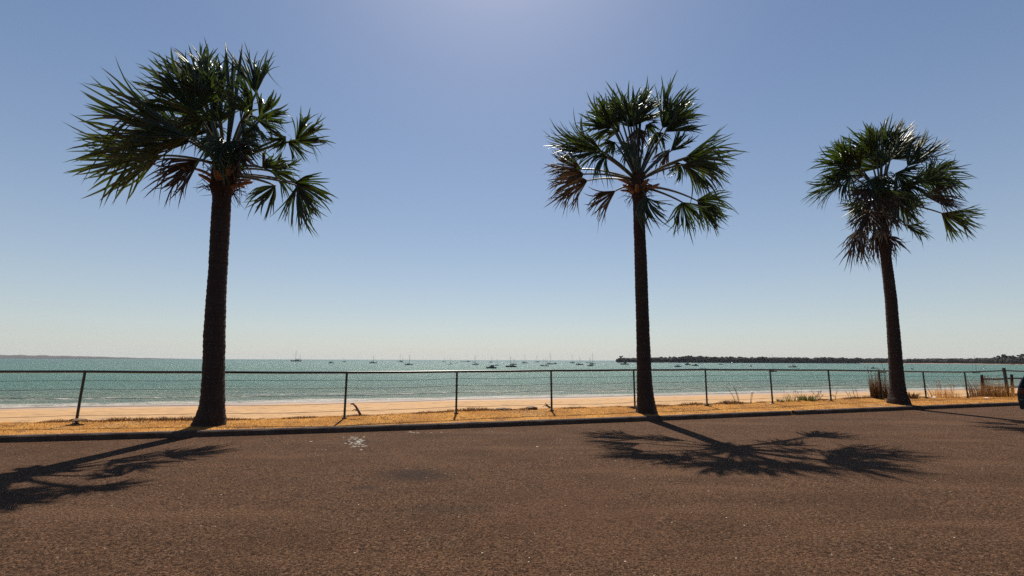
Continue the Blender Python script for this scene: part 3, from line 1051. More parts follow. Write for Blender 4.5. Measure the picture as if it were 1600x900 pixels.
# ------------------------------------------------------------------ weeds and tufts
def tuft(mb, base, n, h, spread, w, rg, lean=0.35, segs=3):
    for _ in range(n):
        th = rg.random() * 6.283
        o_ = Vector((math.cos(th), math.sin(th), 0))
        b = base + o_ * spread * math.sqrt(rg.random())
        hh = h * rg.uniform(0.5, 1.05)
        le = lean * rg.uniform(0.1, 1.0)
        sd = Vector((math.cos(th * 3 + 1), math.sin(th * 3 + 1), 0)) * w
        vs, fs = [], []
        for k in range(segs + 1):
            t = k / segs
            c = b + Vector((0, 0, hh * (t - 0.25 * le * t * t))) + o_ * (hh * le * t * t)
            ww = sd * (1 - t) if k < segs else sd * 0.02
            vs += [c - ww, c + ww]
        for k in range(segs):
            fs.append((2 * k, 2 * k + 1, 2 * k + 3, 2 * k + 2))
        mb.add(vs, fs)


def plant(name, px, py, Y, n, h, spread, mat, label, cat, w=0.006, lean=0.35, group=None, seedheads=0):
    p = at(px, py, Y)
    rg = random.Random(int(px * 7 + py))
    mb = MB()
    tuft(mb, Vector((0, 0, -0.03)), n, h, spread, w, rg, lean)
    for _ in range(seedheads):
        th = rg.random() * 6.283
        b = Vector((math.cos(th), math.sin(th), 0)) * spread * rg.random()
        t = b + Vector((rg.gauss(0, .1), rg.gauss(0, .1), h * rg.uniform(0.8, 1.15)))
        mb.tube([b, b.lerp(t, 0.5) + Vector((rg.gauss(0, .02), 0, 0)), t], [0.005, 0.004, 0.003], 4)
        mb.tube([t, t + Vector((0.01, 0, 0.06))], [0.014, 0.003], 4)
    o = mb.build(name, M[mat])
    o.location = p
    return tag(o, label, cat, group)


G = 'dry plants along the seaward edge of the verge'
plant('dry_grass_clump', 1369, 621, on_fence(1369) + 0.15, 320, 0.98, 0.17, 'straw_dark', 'tall narrow brown grass clump left of the fence post by the right palm', 'grass clump', 0.006, 0.12, G, 14)
plant('dry_grass_clump', 1383, 621, on_fence(1383) + 0.15, 190, 0.95, 0.13, 'straw_dark', 'thin tall brown grass clump between the fence post and the right palm trunk', 'grass clump', 0.005, 0.12, G, 12)
plant('dry_grass_clump', 1472, 621, on_fence(1472) + 0.3, 150, 0.55, 0.35, 'straw', 'orange dry grass clump beyond the fence, right of the right palm', 'grass clump', 0.005, 0.35, G, 8)
plant('dry_grass_clump', 1488, 621, on_fence(1488) + 0.3, 90, 0.45, 0.28, 'straw', 'sparse pale grass clump just right of the orange clump beyond the fence', 'grass clump', 0.005, 0.35, G, 6)
plant('dry_grass_clump', 1543, 620, on_fence(1543) + 0.5, 420, 0.85, 0.6, 'straw_dark', 'large brown grass clump at the left end of the wooden fence', 'grass clump', 0.006, 0.4, G, 16)
plant('dry_grass_clump', 1560, 619, on_fence(1560) + 0.5, 360, 0.75, 0.55, 'straw', 'golden grass clump under the wooden fence rails', 'grass clump', 0.006, 0.4, G, 10)
plant('leafy_weed', 1425, 622, on_fence(1425) + 0.1, 80, 0.34, 0.16, 'straw_dark', 'low leafy brown weed close to the right palm trunk', 'weed', 0.022, 0.9, G)
plant('creeping_weed', 1262, 625, on_fence(1262) + 0.3, 110, 0.28, 0.26, 'weed', 'dark green leafy weed spreading on the verge lip, right of a smaller one', 'weed', 0.016, 0.9, G)
plant('creeping_weed', 1238, 626.5, on_fence(1238) + 0.3, 60, 0.36, 0.28, 'weed', 'dark twiggy weed on the verge lip, left of the larger leafy one', 'weed', 0.008, 0.9, G, 5)
plant('creeping_weed', 1219, 627, on_fence(1219) + 0.3, 60, 0.15, 0.12, 'weed', 'small rounded dark weed beside a fence post on the verge lip', 'weed', 0.012, 0.9, G)
plant('creeping_weed', 1395, 623, on_fence(1395) - 0.1, 40, 0.2, 0.15, 'straw_dark', 'small dry weed tucked behind the right palm trunk', 'weed', 0.01, 0.7, G)


def stalks(px, py, Y, n, h, label, seed):
    rg = random.Random(seed)
    mb = MB()
    for _ in range(n):
        b = Vector((rg.gauss(0, 0.08), rg.gauss(0, 0.05), -0.04))
        lx = rg.gauss(0, 0.16)
        hh = h * rg.uniform(0.6, 1.05)
        p = [b, b + Vector((lx * 0.3, 0, hh * 0.4)), b + Vector((lx * 0.6, 0.02, hh * 0.75)), b + Vector((lx, 0.02, hh))]
        mb.tube(p, [0.009, 0.007, 0.006, 0.003], 5)
        for k in range(3):
            c = p[1].lerp(p[3], rg.random())
            mb.tube([c, c + Vector((rg.gauss(0, 0.07), rg.gauss(0, 0.04), rg.uniform(0.02, 0.1)))], [0.005, 0.002], 4)
    o = mb.build('bare_stalk', M['straw_dark'])
    o.location = at(px, py, Y)
    tag(o, label, 'weed', G)


stalks(1157, 629, on_fence(1157) + 0.35, 3, 0.62, 'tallest bare brown stalks on the verge lip right of the middle palm', 3)
stalks(1175, 628.5, on_fence(1175) + 0.35, 2, 0.4, 'short bent bare stalks just right of the tallest stalks', 5)
stalks(1274, 624.5, on_fence(1274) + 0.3, 4, 0.34, 'row of short upright dry stalks right of the green weeds', 8)
stalks(1283, 624, on_fence(1283) + 0.3, 2, 0.36, 'pair of dry stalks close to a fence post', 9)
stalks(1335, 622, on_fence(1335) + 0.3, 4, 0.48, 'dark upright stalks left of the tall brown grass clump', 12)
stalks(1309, 623, on_fence(1309) + 0.3, 2, 0.3, 'two faint dry stalks right of a fence post on the lip', 13)
stalks(1455, 621, on_fence(1455) + 0.3, 2, 0.75, 'thin tall stalks beside the orange grass clump', 14)
stalks(1516, 621, on_fence(1516) + 0.3, 5, 0.7, 'upright dry stalks left of the large brown grass clump', 15)


def branch(name, pts, rad, label, mat='drift'):
    p0 = at(*pts[0])
    mb = MB()
    mb.tube([at(*q) - p0 for q in pts], rad, 7)
    if len(pts) > 3:
        a = at(*pts[1]) - p0
        mb.tube([a, a + Vector((-0.10, 0.02, 0.03)), a + Vector((-0.17, 0.02, 0.0))], [rad[1] * 0.7, 0.012, 0.004], 5)
    o = mb.build(name, M[mat], smooth=True)
    o.location = p0
    return tag(o, label, 'driftwood')


yb = on_fence(555)
branch('driftwood_branch', [(563.5, 648.5, yb), (560, 642, yb), (556, 635, yb), (552, 631, yb + .05), (547.5, 631.5, yb + .05)], [0.03, 0.028, 0.026, 0.022, 0.012], 'bent driftwood branch propped up in the grass beside a fence post')
yb = on_fence(861) - 0.05
branch('driftwood_branch', [(860, 637, yb), (857, 635.5, yb), (854, 632.5, yb), (852, 630, yb)], [0.03, 0.028, 0.02, 0.008], 'short forked driftwood stick against the fence post left of the middle palm')
yb = on_fence(985) - 0.1
branch('driftwood_branch', [(992, 637.5, yb), (988, 636.5, yb), (984, 635.8, yb), (981, 636, yb)], [0.03, 0.03, 0.025, 0.012], 'flat driftwood piece lying left of the middle palm trunk')


def lump(name, px, py, Y, size, mat, label, cat, seed):
    bm = bmesh.new()
    bmesh.ops.create_icosphere(bm, subdivisions=3, radius=1.0)
    for v_ in bm.verts:
        k = 1 + 0.35 * fbm(v_.co.x * 2.5 + seed, v_.co.y * 2.5 + v_.co.z * 2, seed)
        v_.co = Vector((v_.co.x * size[0] * k, v_.co.y * size[1] * k, max(-0.3, v_.co.z) * size[2] * k))
    me = bpy.data.meshes.new(name)
    bm.to_mesh(me); bm.free()
    o = link(name, me, [M[mat]])
    o.location = at(px, py, Y)
    return tag(o, label, cat)


lump('turf_clod', 788, 640, on_fence(788) + 0.42, (0.24, 0.14, 0.06), 'straw_dark', 'long dark clod of dead turf on the verge lip, middle of the photo', 'clod', 1)
lump('turf_clod', 829, 638, on_fence(829) + 0.4, (0.16, 0.12, 0.06), 'straw_dark', 'rounded turf clod left of the post with the forked stick', 'clod', 2)
lump('turf_clod', 1134, 631, on_fence(1134) + 0.3, (0.06, 0.06, 0.09), 'drift', 'small dark stump right of the middle palm on the lip', 'clod', 3)
lump('turf_clod', 256, 654.5, on_fence(256) + 0.35, (0.07, 0.07, 0.05), 'straw_dark', 'small clod on the verge lip left of the left palm', 'clod', 4)
lump('post_footing', 121, 656.5, on_fence(121) - 0.05, (0.20, 0.12, 0.03), 'earth', 'flat heap of earth around the foot of the leftmost fence post', 'earth heap', 5)
lump('post_footing', 1107, 631.8, on_fence(1107) - 0.03, (0.13, 0.1, 0.03), 'earth', 'small heap of earth at the fence post right of the middle palm', 'earth heap', 6)
lump('stone', 1541, 623, on_fence(1541) - 0.35, (0.13, 0.1, 0.05), 'litter', 'flat pale stone on the dry grass before the wooden fence', 'stone', 7)
lump('litter_scrap', 1204, 630.5, on_fence(1204) - 0.3, (0.03, 0.03, 0.012), 'litter', 'tiny white scrap of litter on the grass by a fence post', 'litter', 8)
lump('litter_scrap', 1460, 621.5, on_fence(1460) + 0.2, (0.09, 0.06, 0.05), 'litter', 'pale scrap of litter caught under the rail fence', 'litter', 9)

# ------------------------------------------------------------------ boats at anchor
def hull_mesh(L, B, Hh, sheer=0.25, bowrake=0.12):
    """a hull along +X (bow), keel line under the water"""
    st = [(-0.5, 0.62, 0.9), (-0.3, 0.92, 0.85), (0.0, 1.0, 0.84), (0.25, 0.8, 0.92), (0.42, 0.38, 1.05), (0.5, 0.02, 1.2)]
    vs, fs = [], []
    for i, (x, b, z) in enumerate(st):
        X = x * L
        xs_ = X + (bowrake * L * (x > 0.3) * (x - 0.3) * 3)
        hb = b * B / 2
        vs += [(X, -hb * 0.25, -0.35), (X + (xs_ - X) * .5, -hb * 0.82, 0.05), (xs_, -hb, z * Hh), (xs_, 0, z * Hh + 0.05), (xs_, hb, z * Hh), (X + (xs_ - X) * .5, hb * 0.82, 0.05), (X, hb * 0.25, -0.35)]
    for i in range(len(st) - 1):
        for j in range(7):
            k = (j + 1) % 7
            fs.append((i * 7 + j, (i + 1) * 7 + j, (i + 1) * 7 + k, i * 7 + k))
    fs.append(tuple(range(6, -1, -1)))
    fs.append(tuple((len(st) - 1) * 7 + j for j in range(7)))
    return vs, fs


def prism(mb, prof, y0, y1, taper=0.85):
    """side profile (x, z) extruded across, narrower on top"""
    zmin = min(z for x, z in prof); zmax = max(z for x, z in prof)
    k = len(prof)
    vs = []
    for sgn in (y0, y1):
        for x, z in prof:
            vs.append((x, sgn * (1 - (1 - taper) * (z - zmin) / (zmax - zmin + 1e-6)), z))
    fs = [tuple(range(k)), tuple(range(2 * k - 1, k - 1, -1))]
    for i in range(k):
        j = (i + 1) % k
        fs.append((i, i + k, j + k, j))
    mb.add(vs, fs)


PROTO = {}


def proto(kind):
    """returns a list of (part name, mesh, local offset); meshes are shared by all copies"""
    if kind in PROTO: return PROTO[kind]
    parts = []
    def me(mb, name, mats):
        m_ = bpy.data.meshes.new(name)
        m_.from_pydata([tuple(v_) for v_ in mb.v], [], mb.f)
        for x in mats: m_.materials.append(x)
        m_.update()
        return m_
    dark = M['hull_dark'] if 'white' not in kind else M['hull_white']
    if 'grey' in kind: dark = M['hull_grey']
    if kind.startswith('sail'):
        mb = MB(); mb.add(*hull_mesh(10, 3.1, 1.25)); parts.append(('hull', me(mb, 'hull', [dark])))
        mb = MB(); prism(mb, [(-2.6, 1.0), (2.2, 1.1), (1.5, 1.65), (-2.4, 1.75)], -0.95, 0.95); parts.append(('cabin', me(mb, 'cabin', [dark])))
        mb = MB(); prism(mb, [(-4.3, 2.55), (-2.5, 2.5), (-2.5, 2.65), (-4.3, 2.7)], -1.0, 1.0)
        for x, y in ((-4.2, .9), (-4.2, -.9), (-2.6, .9), (-2.6, -.9)): mb.tube([(x, y, 1.0), (x, y, 2.6)], 0.04, 4)
        parts.append(('bimini', me(mb, 'bimini', [M['canvas']])))
        mb = MB(); mb.tube([(0.8, 0, 1.2), (0.78, 0, 7), (0.75, 0, 13.4)], [0.17, 0.15, 0.10], 6)
        mb.tube([(0.8, -1.0, 7.2), (0.8, 1.0, 7.2)], 0.04, 4)
        mb.tube([(5.1, 0, 1.5), (0.75, 0, 13.2)], 0.05, 4); mb.tube([(-4.9, 0, 1.2), (0.75, 0, 13.3)], 0.025, 4)
        for s in (-1, 1): mb.tube([(0.7, s * 1.5, 1.2), (0.8, s * 1.0, 7.2), (0.76, 0, 13)], 0.02, 3)
        parts.append(('mast', me(mb, 'mast', [M['mast']])))
        mb = MB(); mb.tube([(0.7, 0, 2.5), (-1.5, 0, 2.55), (-3.7, 0, 2.6)], [0.22, 0.26, 0.14], 6)
        parts.append(('furled_sail', me(mb, 'furled_sail', [M['canvas']])))
    elif kind.startswith('ketch'):
        for nm, m_ in proto('sail' + kind[5:]): parts.append((nm, m_))
        mb = MB(); mb.tube([(-3.4, 0, 1.2), (-3.45, 0, 9.6)], [0.09, 0.05], 6); mb.tube([(-3.4, -0.6, 5.8), (-3.4, 0.6, 5.8)], 0.03, 4)
        parts.append(('mizzen_mast', me(mb, 'mizzen_mast', [M['mast']])))
    elif kind.startswith('motor'):
        mb = MB(); mb.add(*hull_mesh(9, 3.1, 1.35)); parts.append(('hull', me(mb, 'hull', [dark])))
        mb = MB(); prism(mb, [(-2.2, 1.2), (2.6, 1.35), (1.3, 2.0), (0.6, 2.9), (-2.1, 3.0)], -1.15, 1.15); parts.append(('cabin', me(mb, 'cabin', [dark])))
        mb = MB(); prism(mb, [(-1.7, 2.15), (0.95, 2.15), (0.5, 2.75), (-1.7, 2.75)], -1.13, 1.13, 0.94); parts.append(('window', me(mb, 'window', [M['bglass']])))
        mb = MB(); mb.tube([(-0.6, 0, 2.95), (-0.8, 0, 4.9)], [0.05, 0.02], 5); mb.tube([(-0.9, -0.5, 3.9), (-0.7, 0.5, 3.9)], 0.03, 4); parts.append(('aerial', me(mb, 'aerial', [M['mast']])))
    elif kind.startswith('cat'):
        for s in (-1, 1):
            mb = MB()
            vs, fs = hull_mesh(12, 1.4, 1.5)
            mb.add([(x, y + s * 2.7, z) for x, y, z in vs], fs)
            parts.append(('hull', me(mb, 'hull', [dark])))
        mb = MB(); prism(mb, [(-5.0, 0.95), (2.2, 0.95), (2.2, 1.3), (-5.0, 1.3)], -2.6, 2.6, 1.0)
        prism(mb, [(-4.4, 1.3), (2.0, 1.3), (0.9, 2.7), (-4.2, 2.9)], -2.3, 2.3, 0.82); parts.append(('cabin', me(mb, 'cabin', [dark])))
        mb = MB(); prism(mb, [(-3.0, 1.85), (1.3, 1.85), (0.95, 2.4), (-3.0, 2.4)], -2.22, 2.22, 0.9); parts.append(('window', me(mb, 'window', [M['bglass']])))
        mb = MB(); mb.tube([(1.0, 0, 2.5), (1.0, 0, 16.5)], [0.18, 0.11], 6); mb.tube([(5.2, 0, 1.4), (1.0, 0, 15.5)], 0.05, 4)
        mb.tube([(1.0, -1.2, 9), (1.0, 1.2, 9)], 0.04, 4); parts.append(('mast', me(mb, 'mast', [M['mast']])))
        mb = MB(); mb.tube([(0.8, 0, 4.0), (-4.2, 0, 4.2)], [0.3, 0.22], 6); parts.append(('furled_sail', me(mb, 'furled_sail', [M['canvas']])))
    elif kind.startswith('ship'):
        mb = MB(); mb.add(*hull_mesh(30, 6.5, 2.6)); parts.append(('hull', me(mb, 'hull', [dark])))
        mb = MB(); prism(mb, [(-9, 2.3), (-2, 2.3), (-2.8, 5.2), (-8.8, 5.2)], -2.4, 2.4); prism(mb, [(-7.5, 5.2), (-3.2, 5.2), (-3.8, 6.8), (-7.5, 6.8)], -1.8, 1.8); parts.append(('wheelhouse', me(mb, 'wheelhouse', [dark])))
        mb = MB(); mb.tube([(-5, 0, 6.7), (-5, 0, 11)], [0.15, 0.06], 5); mb.tube([(7, 0, 2.4), (7, 0, 8)], [0.15, 0.08], 5); parts.append(('mast', me(mb, 'mast', [M['mast']])))
    else:  # dinghy
        mb = MB(); mb.add(*hull_mesh(3.6, 1.5, 0.55)); parts.append(('hull', me(mb, 'hull', [dark])))
        mb = MB(); mb.box((-2.1, -0.2, 0.1), (-1.75, 0.2, 1.0), 0.05); parts.append(('outboard_motor', me(mb, 'outboard_motor', [M['hull_dark']])))
    PROTO[kind] = parts
    return parts


HULL_L = {'sail': 10, 'ketc': 10, 'moto': 9, 'cat': 12, 'ship': 30, 'ding': 3.6}
MAST_H = {'sail': 13.4, 'ketc': 13.4, 'moto': 4.9, 'cat': 16.5, 'ship': 11, 'ding': 1}


def boat(kind, px, py, hull_px, top_py, label, flip=1, yaw=0.0):
    d = ray(px, py)
    t = (SEA - CAM_H) / d.z if d.z < 0 else 1e9
    Y = min(1250.0, max(230.0, d.y * t))
    q = d.x / d.y
    k4 = kind[:4] if not kind.startswith('cat') else 'cat'
    mpp = Y / F * 1.0
    sc = hull_px * mpp / HULL_L[k4]
    o = empty('sailboat' if k4 in ('sail', 'ketc') else {'moto': 'motorboat', 'cat': 'catamaran', 'ship': 'workboat', 'ding': 'dinghy'}[k4], (q * Y, Y, SEA + 0.05 * sc))
    o.rotation_euler = (0, 0, (0 if flip > 0 else math.pi) + yaw)
    o.scale = (sc / max(0.6, math.cos(yaw)), sc, sc)
    hm = (py - top_py) * mpp
    for nm, me_ in proto(kind):
        c = bpy.data.objects.new(nm, me_)
        COL.objects.link(c)
        c.parent = o
        if 'mast' in nm and k4 in ('sail', 'ketc', 'cat'):
            c.scale = (1, 1, hm / sc / MAST_H[k4])
    cat = {'sail': 'sailboat', 'ketc': 'sailboat', 'moto': 'motorboat', 'cat': 'catamaran', 'ship': 'workboat', 'ding': 'dinghy'}[k4]
    tag(o, label, cat, 'boats anchored in the bay')


BOATS = [
    ('ketch_grey', 463, 564.8, 14, 548, 'lone sailboat nearest the left palm, leftmost of all the boats', -1),
    ('motor', 517, 567.5, 7.5, 564, 'low dark motorboat just left of the fence post with the driftwood branch', 1),
    ('sail_grey', 537.5, 566, 6, 560, 'tiny pale sailboat directly above the fence post with the driftwood branch', -1),
    ('sail', 582.5, 567.6, 10, 555.5, 'dark sailboat alone on the sea right of the post with the driftwood branch', 1),
    ('sail_grey', 625.5, 564.6, 7, 553.5, 'far sailboat with two bare masts close by, left of the dark cabin sailboat', -1),
    ('sail_grey', 628.5, 566, 5, 556, 'small far sailboat half hidden behind another, left of the dark cabin sailboat', 1),
    ('sail', 638.5, 570.3, 11, 554.5, 'dark sailboat with a bulky cabin, right of a close pair of far sailboats', 1),
    ('sail_grey', 693.7, 565, 4.5, 555.5, 'small far sailboat end-on, just left of the next fence post\'s boats', 1),
    ('sail_grey', 704, 569.4, 6.5, 560.5, 'pale little sailboat just left of the fence post right of the driftwood branch', -1),
    ('dinghy', 712.6, 567.6, 3.4, 566, 'tiny dinghy right above the second fence post from the left palm', 1),
    ('ship_grey', 722, 562.8, 5, 559.5, 'faint pale workboat on the horizon, left one of two', 1),
    ('ship', 730, 563.4, 8.5, 560.5, 'darker workboat on the horizon, right one of two', -1),
    ('sail', 743, 570, 10, 555, 'dark sailboat between the two horizon workboats and the low barge-like boat', -1),
    ('dinghy_grey', 741.3, 566.2, 4, 564, 'pale dinghy just behind the sailboat right of the horizon workboats', 1),
    ('sail', 767.5, 566.2, 5.5, 556, 'far dark sailboat directly above the long low boat', 1),
    ('motor_low', 768, 575.6, 15, 571.5, 'long low dark boat almost touching the fence rail', -1),
    ('sail_grey', 776, 571.3, 7, 561, 'pale sailboat just right of the long low dark boat', 1),
    ('dinghy', 786, 569.2, 2.6, 567.5, 'tiny dark dinghy left of the two overlapping boats', 1),
    ('ketch', 799, 573.6, 16, 557, 'longest dark sailboat near the rail, overlapping a cabin boat', -1),
    ('sail', 802, 570.2, 9.5, 559.5, 'dark cabin sailboat seen just behind the longest sailboat', 1),
    ('sail_grey', 819.3, 567.6, 9, 554.5, 'grey sailboat alone, right of the two overlapping sailboats', 1),
    ('sail_grey', 839.5, 566, 6.5, 554.8, 'far pale sailboat left of the fence post with the forked stick', -1),
    ('sail', 848, 572, 8, 560.5, 'black humped sailboat left of the fence post with the forked stick', 1),
    ('sail', 853, 572.2, 8, 559, 'dark sailboat touching the black humped sailboat\'s right side', -1),
    ('ketch_grey', 859, 569.3, 10, 551.5, 'tall-masted sailboat above the fence post with the forked stick', 1),
    ('motor', 867.5, 568.8, 6.5, 565.5, 'dark motorboat right of the tall-masted sailboat', -1),
    ('sail', 894.5, 567.4, 8, 554, 'far dark sailboat left of the twin-cabin sailboat before the headland', -1),
    ('ketch', 905.5, 570.3, 11, 558, 'low long sailboat with thin masts, between two taller sailboats', 1),
    ('dinghy', 917.5, 566.7, 4, 564.5, 'dark dinghy at the left of the clustered pair near the headland', 1),
    ('sail', 922.8, 572, 10, 559, 'nearest dark sailboat of the cluster left of the headland tip', -1),
    ('ketch', 925.5, 569.4, 9.5, 551.5, 'tallest dark sailboat of the cluster left of the headland tip', 1),
    ('dinghy_grey', 967, 566.8, 4.5, 565, 'flat pale dinghy right below the tip of the headland', 1),
    ('motor_grey', 976, 569.8, 12, 565, 'broad grey motorboat left of the middle palm trunk', -1),
    ('sail', 1059.5, 573.4, 11.5, 563, 'dark low sailboat right of the middle palm trunk', 1),
    ('motor', 1074.5, 570.4, 9, 565, 'dark motorboat moored left of another beneath the headland trees', 1),
    ('motor', 1086.5, 571.8, 9, 568, 'low dark motorboat right of its twin beneath the headland trees', -1),
    ('sail_grey', 1093, 567.4, 7, 556.5, 'far pale sailboat close to the headland beach, above the low motorboat', 1),
    ('dinghy', 1096.5, 575.6, 3.2, 573.5, 'left one of two tiny dinghies sitting just above the rail', 1),
    ('dinghy', 1101.3, 575.7, 3.2, 573.5, 'right one of two tiny dinghies sitting just above the rail', -1),
    ('sail_grey', 1126.5, 569.8, 6.5, 561, 'small grey sailboat left of a far dark one under the headland', 1),
    ('sail', 1144.7, 567.7, 8.5, 557, 'far dark sailboat close under the headland shore', -1),
    ('dinghy_white', 1162, 571, 5, 569, 'pale dinghy between the far dark sailboat and the tall catamaran', 1),
    ('motor_grey', 1172.5, 572.6, 7, 570, 'small grey motorboat left of the tall catamaran', -1),
    ('cat', 1207.5, 581, 10, 552.5, 'tall-masted catamaran partly behind the fence rail and post', 1),
    ('cat_grey', 1239, 574, 11, 556.5, 'dark-roofed catamaran alone before the headland', -1),
    ('dinghy', 1247.3, 576, 2.6, 574.5, 'tiny dinghy floating right of the dark-roofed catamaran', 1),
    ('dinghy', 1352, 573.8, 4, 572, 'dark dinghy left of the boxy motorboat near the right palm', 1),
    ('motor', 1364, 576, 7.5, 570, 'boxy dark motorboat left of the right palm trunk', -1),
    ('sail', 1379, 582.5, 9, 563, 'sailboat behind the rail, close to the tall brown grass clump', 1),
    ('sail', 1425.5, 577, 6, 561, 'dark sailboat just right of the right palm trunk', 1),
    ('dinghy', 1449, 575.8, 3.2, 574.2, 'tiny dark dinghy right of the right palm, before the sand spit', 1),
    ('ketch_grey', 1525, 583, 9, 556, 'tall-masted sailboat with its hull hidden behind the rail', 1),
    ('motor_white', 1532.5, 576.2, 4, 574, 'left one of three small white boats before the sand spit', 1),
    ('sail_white', 1537.3, 576.4, 4.6, 559, 'middle one of three small white boats, the one with a mast', -1),
    ('dinghy_white', 1542.3, 576.2, 3.6, 574.5, 'right one of three small white boats before the sand spit', 1),
]
PROTO_ALIAS = None
_p = proto


def proto(kind):
    return _p('motor' if kind == 'motor_low' else kind)


for b in BOATS:
    boat(b[0], b[1], b[2], b[3], b[4], b[5], b[6], rng.uniform(-0.5, 0.5))

# ------------------------------------------------------------------ car at the right edge
M['car_paint'] = simple('car_paint', (0.008, 0.005, 0.005), 0.4, 0.2, 0.05)
M['car_plastic'] = simple('car_plastic', (0.012, 0.012, 0.012), 0.6, 0.3, 0.1)
M['tyre'] = simple('tyre_rubber', (0.015, 0.015, 0.015), 0.85, 0.2, 0.1)
M['alloy'] = simple('wheel_alloy', (0.45, 0.45, 0.45), 0.3, 0.5, 0.05, metal=0.8)
M['lamp_red'] = simple('tail_lamp', (0.06, 0.004, 0.004), 0.15, 0.5, 0.1)
M['lamp_clear'] = simple('head_lamp', (0.6, 0.6, 0.6), 0.1, 0.5, 0.05)
g = Mat('car_glass'); g.set((0.5, 0.55, 0.55), 0.02, 0.5); g.p.inputs['Transmission Weight'].default_value = 1.0; g.p.inputs['IOR'].default_value = 1.05
M['car_glass'] = g.m


def make_car(loc, rz):
    o = empty('parked_car', loc, rz)
    # local: +X front, rear bumper at x = 0, length 4.5, half width 0.9
    W = 0.9

    def arch(cx, r, z0, n=9):
        return [(cx + r * math.cos(a), z0 + r * math.sin(a)) for a in np.linspace(0, math.pi, n)]
    side = [(0.10, 0.38), (0.0, 0.55), (0.02, 0.85), (0.10, 1.05), (1.2, 1.08), (3.1, 1.04), (4.1, 0.95), (4.42, 0.82), (4.5, 0.6), (4.45, 0.36), (4.2, 0.26)]
    side += arch(3.62, 0.40, 0.30) + [(3.2, 0.24), (1.3, 0.24)] + arch(0.88, 0.40, 0.30) + [(0.40, 0.30)]
    bm = bmesh.new()
    fl = [bm.verts.new((x, -W, z)) for x, z in side]
    f1 = bm.faces.new(fl)
    ex = bmesh.ops.extrude_face_region(bm, geom=[f1])
    bmesh.ops.translate(bm, verts=[q for q in ex['geom'] if isinstance(q, bmesh.types.BMVert)], vec=(0, 2 * W, 0))
    bmesh.ops.recalc_face_normals(bm, faces=bm.faces[:])
    eds = [e for e in bm.edges if abs(e.verts[0].co.y) > 0.89 and abs(e.verts[0].co.y - e.verts[1].co.y) < 0.01]
    bmesh.ops.bevel(bm, geom=eds, offset=0.07, segments=3, affect='EDGES', profile=0.6, clamp_overlap=True)
    me = bpy.data.meshes.new('body'); bm.to_mesh(me); bm.free()
    link('body', me, [M['car_paint']], o)
    # pillars and roof
    mb = MB()
    lo = {'d': (0.16, 1.06), 'c': (1.25, 1.07), 'b': (2.25, 1.06), 'a': (3.3, 1.03)}
    hi = {'d': (0.42, 1.62), 'c': (1.25, 1.68), 'b': (2.15, 1.69), 'a': (2.55, 1.66)}
    for s in (-1, 1):
        for k, wd in (('d', 0.07), ('c', 0.05), ('b', 0.05), ('a', 0.045)):
            mb.tube([(lo[k][0], s * 0.84, lo[k][1] - 0.03), ((lo[k][0] + hi[k][0]) / 2 - (0.02 if k == 'd' else 0), s * 0.79, (lo[k][1] + hi[k][1]) / 2), (hi[k][0], s * 0.70, hi[k][1])], wd, 6)
    mb.build('pillar', M['car_paint'], o)
    mb = MB()
    rp = [(0.36, 1.60), (0.45, 1.68), (1.25, 1.735), (2.1, 1.735), (2.55, 1.68), (2.62, 1.63), (2.5, 1.63), (1.25, 1.665), (0.5, 1.60)]
    prism(mb, rp, -0.76, 0.76, 0.92)
    mb.build('roof', M['car_paint'], o)
    def pane(nm, pts):
        return mesh(nm, pts, [(0, 1, 2, 3)], M['car_glass'], o)
    for s in (-1, 1):
        for a, b in (('d', 'c'), ('c', 'b'), ('b', 'a')):
            pane('window', [(lo[a][0] + .05, s * 0.835, lo[a][1]), (lo[b][0] - .04, s * 0.835, lo[b][1]), (hi[b][0] - .03, s * 0.70, hi[b][1] - .04), (hi[a][0] + .04, s * 0.70, hi[a][1] - .04)])
    pane('rear_window', [(0.14, -0.78, 1.08), (0.14, 0.78, 1.08), (0.40, 0.66, 1.60), (0.40, -0.66, 1.60)])
    pane('windscreen', [(3.34, 0.78, 1.05), (3.34, -0.78, 1.05), (2.60, -0.66, 1.64), (2.60, 0.66, 1.64)])
    for cx in (0.88, 3.62):
        for s in (-1, 1):
            mb = MB()
            prof = [(0.22, -0.10), (0.31, -0.10), (0.335, -0.07), (0.335, 0.07), (0.31, 0.10), (0.22, 0.10)]
            n = 28; vs, fs = [], []
            for i in range(n):
                th = 6.2832 * i / n
                for r_1, y in prof: vs.append((cx + r_1 * math.cos(th), s * 0.80 + y, 0.335 + r_1 * math.sin(th)))
            for i in range(n):
                for j in range(5):
                    a, b = i * 6, ((i + 1) % n) * 6
                    fs.append((a + j, b + j, b + j + 1, a + j + 1))
            mb.add(vs, fs)
            wh = mb.build('wheel', M['tyre'], o, smooth=True)
            mb = MB()
            mb.tube([(cx, s * 0.72, 0.335), (cx, s * 0.86, 0.335)], 0.06, 10)
            for i in range(5):
                th = 6.2832 * i / 5
                mb.tube([(cx + 0.04 * math.cos(th), s * 0.86, 0.335 + 0.04 * math.sin(th)), (cx + 0.22 * math.cos(th), s * 0.87, 0.335 + 0.22 * math.sin(th))], [0.035, 0.028], 6)
            mb.build('rim', M['alloy'], wh)
    mb = MB(); mb.box((-0.05, -0.86, 0.34), (0.12, 0.86, 0.62), 0.04); mb.build('rear_bumper', M['car_plastic'], o)
    mb = MB(); mb.box((4.40, -0.82, 0.32), (4.54, 0.82, 0.55), 0.04); mb.build('front_bumper', M['car_plastic'], o)
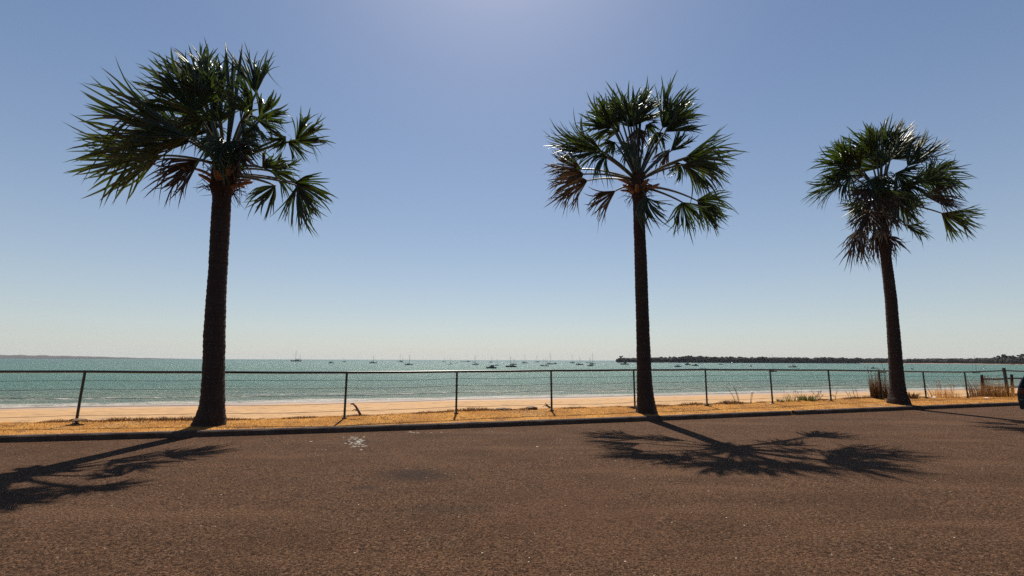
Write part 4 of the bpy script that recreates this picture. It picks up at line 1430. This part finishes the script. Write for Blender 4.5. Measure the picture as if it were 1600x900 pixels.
    for s in (-1, 1):
        mb = MB(); mb.box((-0.012, s * 0.74 - 0.1, 0.80), (0.12, s * 0.74 + 0.1, 1.02), 0.02); mb.build('tail_light', M['lamp_red'], o)
        mb = MB(); mb.box((4.28, s * 0.66 - 0.16, 0.70), (4.47, s * 0.66 + 0.16, 0.83), 0.03); mb.build('headlight', M['lamp_clear'], o)
        mb = MB(); mb.box((3.0, s * 0.98 - 0.09, 1.02), (3.12, s * 0.98 + 0.09, 1.16), 0.03); mb.build('mirror', M['car_plastic'], o)
        for x in (1.5, 2.45):
            mb = MB(); mb.box((x, s * 0.905 - 0.015, 0.90), (x + 0.18, s * 0.905 + 0.015, 0.93), 0.008); mb.build('door_handle', M['car_plastic'], o)
    for s in (-1, 1):
        mb = MB(); mb.box((1.6, s * 0.4 - 0.24, 0.5), (2.0, s * 0.4 + 0.24, 0.9), 0.06); mb.box((1.5, s * 0.4 - 0.23, 0.8), (1.64, s * 0.4 + 0.23, 1.28), 0.05)
        mb.build('seat', M['car_plastic'], o)
    def low(ob):
        for ch in ob.children:
            if ch.type == 'MESH':
                for q in ch.data.vertices:
                    if q.co.z > 0.6: q.co.z = 0.6 + (q.co.z - 0.6) * 0.70
            low(ch)
    low(o)
    tag(o, 'dark car parked by the kerb, cut off at the right edge of the photo', 'car')
    return o


cp = gnd(1597, 645.5, 0)
make_car((13.92, 12.1, 0.0), math.atan(0.36))

# ------------------------------------------------------------------ haze
HAZE = 0.00003
if HAZE:
    mb = MB()
    mb.add([(-11000, -7000, SEA - 5), (11000, -7000, SEA - 5), (11000, 10500, SEA - 5), (-11000, 10500, SEA - 5),
            (-11000, -7000, 60), (11000, -7000, 60), (11000, 10500, 60), (-11000, 10500, 60)],
           [(3, 2, 1, 0), (4, 5, 6, 7), (0, 1, 5, 4), (1, 2, 6, 5), (2, 3, 7, 6), (3, 0, 4, 7)])
    hm = bpy.data.materials.new('haze_air')
    hm.use_nodes = True
    t = hm.node_tree
    t.nodes.remove(t.nodes['Principled BSDF'])
    pv = t.nodes.new('ShaderNodeVolumePrincipled')
    pv.inputs['Density'].default_value = HAZE
    pv.inputs['Color'].default_value = (0.86, 0.90, 0.96, 1)
    t.links.new(pv.outputs[0], t.nodes['Material Output'].inputs['Volume'])
    tag(mb.build('haze', hm), kind='stuff')
